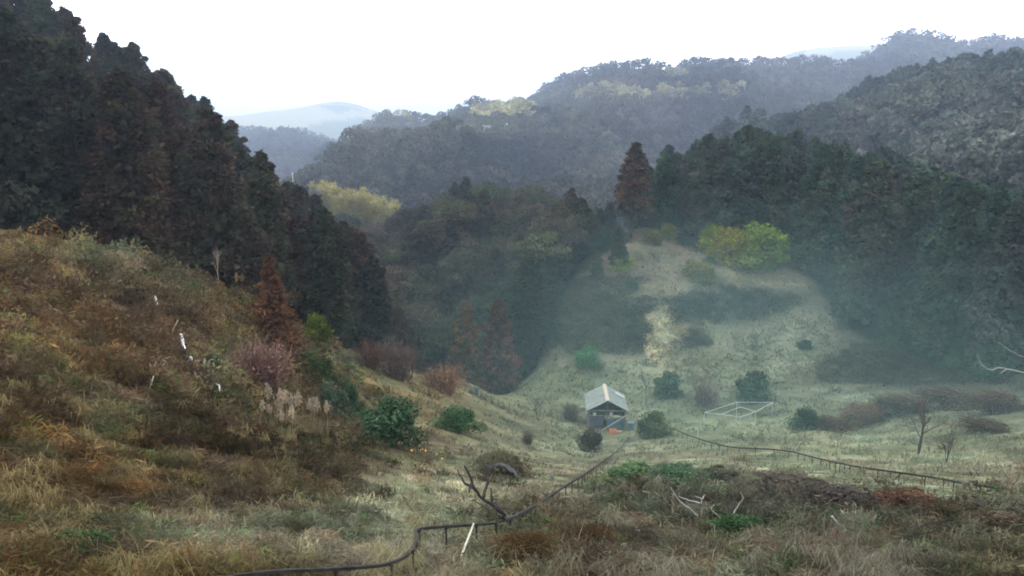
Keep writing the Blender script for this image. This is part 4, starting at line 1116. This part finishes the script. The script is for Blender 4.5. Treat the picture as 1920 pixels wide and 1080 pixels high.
track('monorail_track', [(380, 1092), (450, 1079), (500, 1072), (620, 1067), (700, 1062), (740, 1057), (766, 1040), (780, 1020), (781, 1004), (777, 996), (788, 991), (820, 988), (870, 985), (930, 981)], .42,
      'curving dark monorail track on short posts in the foreground', .031, .8, .018)
track('monorail_track', [(950, 976), (975, 964), (1000, 950), (1030, 931), (1060, 911), (1090, 893), (1120, 873), (1145, 855), (1165, 838), (1180, 820)], .42, 'straight dark monorail track climbing from the gnarled tree to the shed', .042, 1.6, .02)
track('monorail_track', [(1262, 803), (1290, 816), (1330, 829), (1370, 839), (1410, 841), (1450, 842), (1490, 848), (1520, 856), (1560, 866), (1600, 874), (1640, 880), (1700, 888), (1760, 897), (1830, 910), (1920, 921), (1990, 930)], .5,
      'long dark monorail track crossing the pale field to the right', .05, 1.5, .022)

# ------------------------------------------------------------------ poles and stakes
pole('bamboo_pole', (850, 1082), (888, 982), 13.5, 'long pale bamboo pole leaning against the near track', 'pole', M_BAMBOOP, .02)
pole('wooden_stake', (868, 1082), (872, 1050), None, 'short pale stake beside the leaning bamboo pole', 'stake', M_BAMBOOP, .018)
pole('wooden_post', (1036, 902), (1035, 884), None, 'short dark post alone in the straw coloured grass', 'post', M_TIMBER, .07)
pole('marker_stake', (296, 577), (291, 555), None, 'white marker stake on the bracken slope', 'stake', M_WHITE, .055)
pole('planting_tube', (264, 1064), (261, 1043), None, 'pale green planting tube at the foot of the slope', 'tube', M_PALE, .055)
pole('planting_tube', (134, 1082), (133, 1072), None, 'pale stub of planting tube near the lower left corner', 'tube', M_PALE, .04)
pole('dry_stick', (277, 742), (288, 705), None, 'thin dry stick leaning on the bracken slope', 'stick', M_BAMBOOP, .02)
pole('dry_stick', (312, 640), (334, 600), None, 'thin dry stick above the pale hose', 'stick', M_BAMBOOP, .018)
pole('white_stick', (1159, 905), (1161, 883), None, 'slender white stick beside the low green shrub', 'stick', M_DEADW, .022)
pole('white_stick', (1285, 918), (1284, 906), None, 'short white stick among the low green shrubs', 'stick', M_DEADW, .028)
pole('white_stick', (1308, 818), (1309, 806), None, 'tiny white stake left of the pipe frame', 'stake', M_DEADW, .05)


def hose():
    pix = [(338, 626), (341, 638), (347, 652), (354, 668), (360, 680), (372, 694), (386, 708), (400, 718), (411, 722), (412, 732)]
    P = hits([p[0] for p in pix], [p[1] for p in pix], .26); mb = MB(); mb.tube(P, .026, 6, cap=True)
    o = put('water_hose', mb.mesh('water_hose', M_WHITE)); tag(o, 'pale hose running down the bracken slope past the blue sheet', 'hose')
    q = hit(350, 690, 0.0); f = float(project(q)[2]); s = f / FX
    g = np.random.default_rng(4); mb = MB(); n = 7
    X, Z = np.meshgrid(np.linspace(-13, 10, n), np.linspace(0, 17, n)); zz = Z * s; xx = X * s * (1 - Z / 60)
    yy = .25 * zz + g.normal(0, .04, X.shape)
    V = np.stack([xx.ravel() + q[0], yy.ravel() + q[1], zz.ravel() + q[2]], -1); V2 = V + [0, .03, -.01]
    i, j = np.meshgrid(np.arange(n - 1), np.arange(n - 1), indexing='ij'); a = (i * n + j).ravel()
    Q = np.stack([a, a + 1, a + n + 1, a + n], -1); mb.add(np.concatenate([V, V2]), np.concatenate([Q, Q[:, ::-1] + n * n]))
    o = put('plastic_sheet', mb.mesh('plastic_sheet', M_NAVY)); tag(o, 'crumpled dark blue plastic sheet on the bracken slope', 'plastic sheet')
    mb = MB(); a = hit(364, 692) + [0, -.1, 0]; b = at(357., 668., a[1]); mb.tube([a, (a + b) / 2 + [.02, 0, 0], b], [.09, .08, .04], 6)
    o = put('white_bag', mb.mesh('white_bag', M_WHITE)); tag(o, 'slim white folded bag propped against the dark blue sheet', 'bag')
    mb = MB(); a = hit(345, 648) + [0, -.1, 0]; b = at(339., 626., a[1]); mb.tube([a, (a + b) / 2 + [.02, 0, 0], b], [.07, .08, .05], 6)
    o = put('white_bag', mb.mesh('white_bag', M_WHITE)); tag(o, 'slim white bag at the top end of the pale hose', 'bag')


hose()

for px, py, s, lab in ((772, 851, .06, 'small yellow fruit left in the row under the evergreen bush'), (790, 850, .09, 'yellow fruit in the middle of the row under the evergreen bush'), (798, 852, .07, 'yellow fruit at the right of the row under the evergreen bush'), (838, 851, .1, 'largest orange fruit lying apart in the grass'), (829, 866, .05, 'pale yellow fruit below the largest orange one')):
    p = hit(px, py); mb = MB(); n = 8
    th = np.linspace(0, math.pi, 7); prof = np.stack([np.sin(th), -np.cos(th)], -1)
    ang = np.arange(n) / n * 2 * math.pi
    V = np.array([[c_[0] * math.cos(a), c_[0] * math.sin(a), c_[1] * .88] for c_ in prof for a in ang]) * s + p + np.array([0, 0, s * .8 + .12])
    Q = [[i * n + j, i * n + (j + 1) % n, (i + 1) * n + (j + 1) % n, (i + 1) * n + j] for i in range(6) for j in range(n)]
    mb.add(V, Q); o = put('yellow_fruit', mb.mesh('yellow_fruit', M_YELLOW, True)); tag(o, lab, 'fruit')


def sheeted_mound():
    p = hit(938, 896); f = float(project(p)[2]); s = f / FX
    g = np.random.default_rng(9); mb = MB(); n = 18; m = 8
    # straw heap
    hb = MB(); k = 1500; v = unit(g.normal(0, 1, (k, 3))); v[:, 2] = np.abs(v[:, 2])
    c = v * [48 * s, 40 * s, 26 * s] + p + np.array([-6 * s, 1.2, -.1])
    leaves(hb, c, g.normal(0, 1, (k, 3)) + [0, 0, .6], v + g.normal(0, .4, (k, 3)), g.uniform(.2, .5, k), g.uniform(.04, .1, k), np.array([.1, .1, .065]) * g.uniform(.6, 1.3, (k, 1)))
    o = put('straw_heap', hb.mesh('straw_heap', M_GRASS)); tag(o, 'rounded heap of dead straw below the straw coloured grass', 'heap')
    rows = []
    for i in range(n):
        u = i / (n - 1); x = (-34 + 70 * u) * s; z = (22 * math.sin(math.pi * min(1, u * 1.02)) ** .6 + 4 - 14 * max(0, u - .55)) * s
        w_ = (.25 + .75 * sstep(.3, .95, u)) * 14 * s
        for j in range(m):
            q = j / (m - 1) - .5
            rows.append(p + np.array([x + g.normal(0, .02), .15 - q * w_ * 1.2, z - abs(q) * w_ * .55 + g.normal(0, .02)]))
    V = np.array(rows); i, j = np.meshgrid(np.arange(n - 1), np.arange(m - 1), indexing='ij'); a = (i * m + j).ravel()
    Q = np.stack([a, a + m, a + m + 1, a + 1], -1); V2 = V - [0, 0, .04]
    mb.add(np.concatenate([V, V2]), np.concatenate([Q, Q[:, ::-1] + n * m]))
    o = put('black_sheet', mb.mesh('black_sheet', M_BLACK)); tag(o, 'black plastic sheet draped over the straw heap', 'plastic sheet')


sheeted_mound()

# ------------------------------------------------------------------ the shed
def shed():
    p = hit(1138, 806)
    W, D, E, RZ = 3.6, 4.3, 2.05, .95
    t = thing('garden_shed', 'open fronted shed with pale sheet roof and cream ridge in the valley bottom', 'shed', p + np.array([0, 0, 0]), rad(-2))
    def add(name, mb, mat, parent=t): return put(name, mb.mesh(name, mat), parent)
    ov = .2
    for sx in (-1, 1):
        mb = MB(); x1 = sx * (W / 2 + ov); z1 = E - RZ * ov / (W / 2)
        q = [(0, -ov, E + RZ), (x1, -ov, z1), (x1, D + ov, z1), (0, D + ov, E + RZ)]
        if sx > 0: q = q[::-1]
        mb.slab(q[::-1], .04)
        n = 14                                                        # corrugation ribs run from ridge to eave
        for k in range(n + 1):
            y = -ov + (D + 2 * ov) * k / n
            mb.tube([(sx * .05, y, E + RZ + .045 - .05 * RZ / (W / 2)), (x1, y, z1 + .045)], .022, 5)
        o = add('roof_panel', mb, M_ROOF); o['label'] = 'pale grey green roof sheet'
        if sx > 0:
            mb = MB(); f_ = lambda u, y: (sx * u, y, E + RZ - RZ * u / (W / 2) + .075)
            mb.slab([f_(1.0, 3.3), f_(1.95, 3.3), f_(1.95, 3.75), f_(1.0, 3.75)], .015); add('roof_patch', mb, M_PALE)
    mb = MB()
    for sx in (-1, 1):
        q = [(0, -ov - .02, E + RZ + .1), (sx * .17, -ov - .02, E + RZ + .1 - .17 * RZ / (W / 2)), (sx * .17, D + ov + .02, E + RZ + .1 - .17 * RZ / (W / 2)), (0, D + ov + .02, E + RZ + .1)]
        mb.slab(q if sx > 0 else q[::-1], .02)
    add('ridge_cap', mb, M_CREAM)
    for x in (-W / 2 + .1, 0, W / 2 - .1):
        for y in (.06, D - .06):
            mb = MB(); top = E + RZ * (1 - abs(x) / (W / 2)) - .06
            mb.box((x, y, (top - .5) / 2), (.1, .1, top + .5)); add('post', mb, M_TIMBER)
    for y in (.06, D - .06):
        mb = MB(); mb.box((0, y - .075 if y < 1 else y + .075, E - .1), (W, .05, .12))
        for sx in (-1, 1): mb.tube([(0, y + (-.09 if y < 1 else .09), E + RZ - .1), (sx * W / 2, y + (-.09 if y < 1 else .09), E - .06)], .05, 4)
        add('gable_frame', mb, M_TIMBER)
    mb = MB(); mb.box((0, D - .0, E / 2 - .1), (W - .22, .04, E + .1)); add('back_wall', mb, M_TIMBER)
    for sx in (-1, 1):
        mb = MB(); mb.box((sx * (W / 2 - .03), D / 2, E / 2 - .2), (.04, D - .25, E + .1)); o = add('side_wall', mb, M_TIMBER if sx < 0 else M_BLUE)
    mb = MB(); mb.box((.82, -.01, .52), (1.42, .04, 1.3))
    for k in range(5): mb.box((.2 + k * .31, -.045, .52), (.05, .03, 1.28))
    o = add('front_sheet', mb, M_BLUE); o['label'] = 'teal blue front sheet on the lower right'
    mb = MB(); mb.box((-1.0, .13, .8), (1.3, .04, 1.1)); o = add('dark_panel', mb, M_NAVY)
    mb = MB(); mb.box((-1.22, -.06, 1.62), (.3, .03, .34)); add('white_board', mb, M_PALE)
    mb = MB(); mb.box((.34, -.12, 1.68), (.26, .03, .34), [[.97, 0, .24], [0, 1, 0], [-.24, 0, .97]]); add('white_board', mb, M_PALE)
    mb = MB(); mb.tube([(.45, -.14, 1.5), (1.6, -.14, 1.36)], .035, 6); add('pale_bar', mb, M_PALE)
    mb = MB(); mb.tube([(-.7, -.42, .0), (1.85, -.22, 1.62)], .04, 6); add('brace_pole', mb, M_BAMBOOP)
    # things standing about the shed
    q = hit(1149, 814); mb = MB(); s = .62
    mb.box((0, 0, .04), (s, .45, .06)); 
    for x, y, dx, dy in ((0, -.21, s, .03), (0, .21, s, .03), (-s / 2 + .015, 0, .03, .39), (s / 2 - .015, 0, .03, .39)): mb.box((x, y, .27), (dx, dy, .4))
    for x in (-.2, 0, .2): mb.box((x, -.235, .27), (.03, .02, .4))
    mb.box((0, -.24, .46), (s + .02, .03, .04))
    o = put('orange_crate', mb.mesh('orange_crate', M_ORANGE), None, q); tag(o, 'orange plastic crate on the grass in front of the shed', 'crate')
    q = hit(1160, 812); mb = MB(); mb.box((.0, 0, .12), (.55, .12, .2)); mb.box((.0, -.07, .2), (.6, .05, .05))
    o = put('timber_offcut', mb.mesh('timber_offcut', M_CREAM), None, q); tag(o, 'yellowish timber offcut right of the orange crate', 'timber')
    mb = MB(); a = hit(1109, 792); b = at(1099., 772., a[1] - .1); mb.slab([a + [-.11, 0, -.1], a + [.09, 0, -.1], b + [.09, 0, 0], b + [-.11, 0, 0]], .05)
    o = put('white_plank', mb.mesh('white_plank', M_WHITE)); tag(o, 'white plank leaning at the left corner of the shed', 'plank')
    q = hit(1090, 772); mb = MB()
    for x, h in ((-.38, .75), (.62, .5)): mb.tube([(x, 0, -.15), (x, 0, h)], .05, 6)
    mb.tube([(-.38, 0, .55), (.62, .0, .42)], .035, 6); mb.tube([(-.05, 0, .5), (.25, 0, .62)], .05, 6)
    o = put('white_trestle', mb.mesh('white_trestle', M_PALE), None, q); tag(o, 'white pipe trestle left of the shed', 'trestle')
    q = hit(1182, 806); mb = MB(); mb.box((0, 0, .35), (.5, .4, .7)); mb.box((0, 0, .73), (.56, .46, .05)); mb.box((0, -.22, .5), (.4, .03, .05))
    o = put('grey_bin', mb.mesh('grey_bin', M_BLUE), None, q); tag(o, 'grey blue lidded bin at the right corner of the shed', 'bin')


shed()

# ------------------------------------------------------------------ pale pipe frame
def pipe_frame():
    q0 = hit(1384, 801)
    t = thing('pipe_frame', 'open frame of pale pipes on thin legs right of the shed', 'frame', q0)
    b = np.array(q0)
    corner = {}
    def top(px, py, Y): return at(float(px), float(py), Y)
    Yf = q0[1]; zt = top(1384, 782, Yf)[2]
    def on_plane(px, py, dz=0.0):
        d = ray(px, py); return d * ((zt + dz) / d[2])
    L_, F_, G_, R_ = on_plane(1321, 774), on_plane(1388, 782), on_plane(1417, 772), on_plane(1449, 755)
    K_ = on_plane(1382, 754); M_, N_ = on_plane(1352, 777), on_plane(1388, 763)
    def pipe(name, pts, r=.024):
        mb = MB(); mb.tube(np.array(pts) - b, r, 6); put(name, mb.mesh(name, M_PALE), t)
    pipe('top_rail', [L_, M_, F_]); pipe('top_rail', [F_, G_, R_]); pipe('top_rail', [R_, (R_ + K_) / 2, K_]); pipe('top_rail', [K_, (K_ + L_) / 2, L_])
    pipe('cross_bar', [M_, N_], .024); pipe('cross_bar', [N_, G_], .024)
    for c in (L_, F_, G_, R_, K_):
        pipe('leg', [c, [c[0], c[1], float(height(c[0], c[1])) - .2]], .028)


pipe_frame()


def rack_and_sheet():
    q = hit(951, 728); s = float(project(q)[2]) / FX; mb = MB()
    up = np.array([-.25, .25, 1.0]); w_ = 12 * s; h = 16 * s
    for x in (-.5, .5): mb.tube([np.array([x * w_, 0, -.1]), np.array([x * w_, 0, 0]) + up * h], .03, 5)
    for k in range(4): mb.tube([np.array([-.5 * w_, 0, 0]) + up * h * (.1 + .29 * k), np.array([.5 * w_, 0, 0]) + up * h * (.1 + .29 * k)], .028, 5)
    o = put('slatted_rack', mb.mesh('slatted_rack', M_PALE), None, q); tag(o, 'small white slatted rack at the foot of the reddish conifer', 'rack')
    q = hit(890, 742); s = float(project(q)[2]) / FX; mb = MB(); g = np.random.default_rng(3); n = 9
    X, Z = np.meshgrid(np.linspace(-13, 10, n), np.linspace(0, 15, 6)); V = np.stack([X * s, .2 * np.sin(X * .6) + g.normal(0, .03, X.shape), Z * s * (1 - .02 * np.abs(X))], -1).reshape(-1, 3)
    i, j = np.meshgrid(np.arange(5), np.arange(n - 1), indexing='ij'); a = (i * n + j).ravel(); Q = np.stack([a, a + 1, a + n + 1, a + n], -1)
    mb.add(np.concatenate([V, V + [0, .03, 0]]), np.concatenate([Q, Q[:, ::-1] + len(V)]))
    o = put('netting_sheet', mb.mesh('netting_sheet', M_ROOF), None, q); tag(o, 'sagging grey netting sheet between the tawny bush and the conifers', 'netting')


rack_and_sheet()

# ------------------------------------------------------------------ far away things
def far_pole(px, py_base, top, Y, label, arms=2):
    p = stand(px, Y); zt = at(float(px), float(top), Y)[2]; mb = MB(); r_ = (.00030 if Y < 400 else .00015) * Y
    b = at(float(px), float(py_base), Y)[2]
    zb = min(p[2], b) - p[2]
    mb.tube([(0, 0, zb), (0, 0, zt - p[2])], r_, 6)
    root = thing('utility_pole', label, 'utility pole', p); put('mast', mb.mesh('mast', M_WHITE), root)
    for k in range(arms):
        mb = MB(); z = zt - p[2] - (.6 + 1.1 * k) * Y / 260; L = .0028 * Y * (1 - .25 * k); mb.box((0, -r_ * 1.4, z), (L, r_ * 1.1, r_ * 1.1)); put('cross_arm', mb.mesh('cross_arm', M_WHITE), root)


far_pole(554, 360, 322, 255, 'pale utility pole with crossarms left of the yellow bamboo grove')
far_pole(1317, 182, 160, 640, 'leftmost pale mast of the three on the far bamboo ridge', 1)
far_pole(1346, 182, 158, 640, 'middle pale mast of the three on the far bamboo ridge', 1)
far_pole(1374, 184, 162, 640, 'rightmost pale mast of the three on the far bamboo ridge', 1)


def far_house(px, py, w_px, h_px, Y, label):
    x = at(float(px), float(py), Y); s = Y / FX * 1.02; W = w_px * s; H = h_px * s
    g = float(height(x[0], x[1])); t = thing('farmhouse', label, 'house', (x[0], x[1], g))
    zb = 0.0; top = x[2] - g + H; top = max(top, 3.0); wall = top - H * .55
    mb = MB(); mb.box((0, 0, wall / 2 - .5), (W, W * .7, wall + 1)); put('walls', mb.mesh('walls', M_CREAM), t)
    mb = MB(); e = .4
    for sy in (-1, 1):
        q = [(-W / 2 - e, 0, top), (-W / 2 - e, sy * (W * .35 + e), wall - .15), (W / 2 + e, sy * (W * .35 + e), wall - .15), (W / 2 + e, 0, top)]
        mb.slab(q if sy > 0 else q[::-1], .15)
    put('roof', mb.mesh('roof', M_PALE), t)
    for k in (-1, 1):
        mb = MB(); mb.box((k * W * .25, -W * .35 - .03, wall * .72), (W * .16, .06, min(1.2, wall * .3))); put('window', mb.mesh('window', M_NAVY), t)


far_house(946, 238, 9, 7, 520, 'tiny white roofed house below the far yellow grove, brighter of the two')
far_house(914, 239, 14, 5, 530, 'tiny low white roofed house below the far yellow grove, left of the brighter one')

# ------------------------------------------------------------------ air
def haze():
    mb = MB(); mb.box((0, 4000, 140), (16000, 22000, 2 * 280), None)
    m, nt, out = new_mat('haze_air')
    v = N(nt, 'ShaderNodeVolumePrincipled')
    v.inputs['Color'].default_value = (.62, .76, 1.0, 1); v.inputs['Density'].default_value = .00032; v.inputs['Anisotropy'].default_value = 0.55
    nt.links.new(v.outputs[0], out.inputs['Volume'])
    o = put('haze', mb.mesh('haze', m)); tag(o, kind='stuff')
    zlo = float(GZ.min()) - 1; zhi = max(float(GZ.max()), 40) + 6; print('haze', zlo, zhi)
    o.location = (0, 0, 0)
    me = o.data
    for vv in me.vertices:
        vv.co.z = zlo if vv.co.z < 100 else zhi
        vv.co.x = -11500 if vv.co.x < 0 else 11500
        vv.co.y = -11500 if vv.co.y < 4000 else 11500


haze()


def flare_veil():  # teal volume added to imitate the veil of lens flare
    bm = bmesh.new(); bmesh.ops.create_icosphere(bm, subdivisions=4, radius=1.0)
    me = bpy.data.meshes.new('flare_veil'); bm.to_mesh(me); bm.free()
    m, nt, out = new_mat('flare_veil_volume')
    v = N(nt, 'ShaderNodeVolumePrincipled'); v.inputs['Color'].default_value = (.5, .86, .86, 1); v.inputs['Anisotropy'].default_value = .3
    tc = N(nt, 'ShaderNodeTexCoord'); ln = N(nt, 'ShaderNodeVectorMath', operation='DOT_PRODUCT')
    nt.links.new(tc.outputs['Object'], ln.inputs[0]); nt.links.new(tc.outputs['Object'], ln.inputs[1])
    a = N(nt, 'ShaderNodeMath', operation='SUBTRACT', use_clamp=True); a.inputs[0].default_value = 1.0; nt.links.new(ln.outputs['Value'], a.inputs[1])
    b = N(nt, 'ShaderNodeMath', operation='POWER'); nt.links.new(a.outputs[0], b.inputs[0]); b.inputs[1].default_value = 1.6
    nz = noise(nt, 2.2, 3, .5, tc.outputs['Object']); mr = N(nt, 'ShaderNodeMapRange'); nt.links.new(nz, mr.inputs[0]); mr.inputs[1].default_value = .3; mr.inputs[2].default_value = .7; mr.inputs[3].default_value = .001; mr.inputs[4].default_value = .0052
    d = N(nt, 'ShaderNodeMath', operation='MULTIPLY'); nt.links.new(b.outputs[0], d.inputs[0]); nt.links.new(mr.outputs[0], d.inputs[1]); nt.links.new(d.outputs[0], v.inputs['Density'])
    nt.links.new(v.outputs[0], out.inputs['Volume']); me.materials.append(m)
    c = hit(1450, 780); o = put('flare_veil', me, None, c + np.array([0, 0, 3])); o.scale = (50, 56, 19); tag(o, kind='stuff')


flare_veil()

# ------------------------------------------------------------------ light
SUN_EL, SUN_AZ = rad(48), rad(-62)   # azimuth from +Y towards +X
w = bpy.data.worlds.new('World'); SC.world = w; w.use_nodes = True
nt = w.node_tree; nt.nodes.clear()
sky = N(nt, 'ShaderNodeTexSky', sky_type='NISHITA'); sky.sun_disc = False; sky.sun_elevation = SUN_EL; sky.sun_rotation = SUN_AZ
sky.air_density = 1.2; sky.dust_density = 2.5
tc = N(nt, 'ShaderNodeTexCoord')
mp = N(nt, 'ShaderNodeMapping'); mp.inputs['Scale'].default_value = (1, 1, 5); nt.links.new(tc.outputs['Generated'], mp.inputs[0])
cl = ramp(nt, noise(nt, 3.2, 7, .6, mp.outputs[0]), .26, .42)
cloudy = mixc(nt, sky.outputs[0], (11, 11, 11.6), 0.0)
mixn = N(nt, 'ShaderNodeMix', data_type='RGBA'); nt.links.new(cl, mixn.inputs[0]); nt.links.new(sky.outputs[0], mixn.inputs[6]); mixn.inputs[7].default_value = (27, 27, 28, 1)
bg = N(nt, 'ShaderNodeBackground'); bg.inputs[1].default_value = .1; nt.links.new(mixn.outputs[2], bg.inputs[0])
wo = N(nt, 'ShaderNodeOutputWorld'); nt.links.new(bg.outputs[0], wo.inputs[0])

sd = bpy.data.lights.new('sun', 'SUN'); sd.energy = 1.35; sd.angle = rad(10); sd.color = (1, .94, .86)
so = bpy.data.objects.new('sun', sd); COL.objects.link(so)
dv = Vector((math.sin(SUN_AZ) * math.cos(SUN_EL), math.cos(SUN_AZ) * math.cos(SUN_EL), math.sin(SUN_EL)))
so.rotation_euler = dv.to_track_quat('Z', 'Y').to_euler()

SC.view_settings.view_transform = 'Standard'; SC.view_settings.look = 'None'; SC.view_settings.gamma = 1; SC.view_settings.exposure = 0.33
SC.render.engine = 'CYCLES'
cy = SC.cycles
cy.use_denoising = True; cy.max_bounces = 5; cy.diffuse_bounces = 2; cy.transmission_bounces = 3; cy.volume_bounces = 1; cy.transparent_max_bounces = 4
cy.filter_width = 1.9
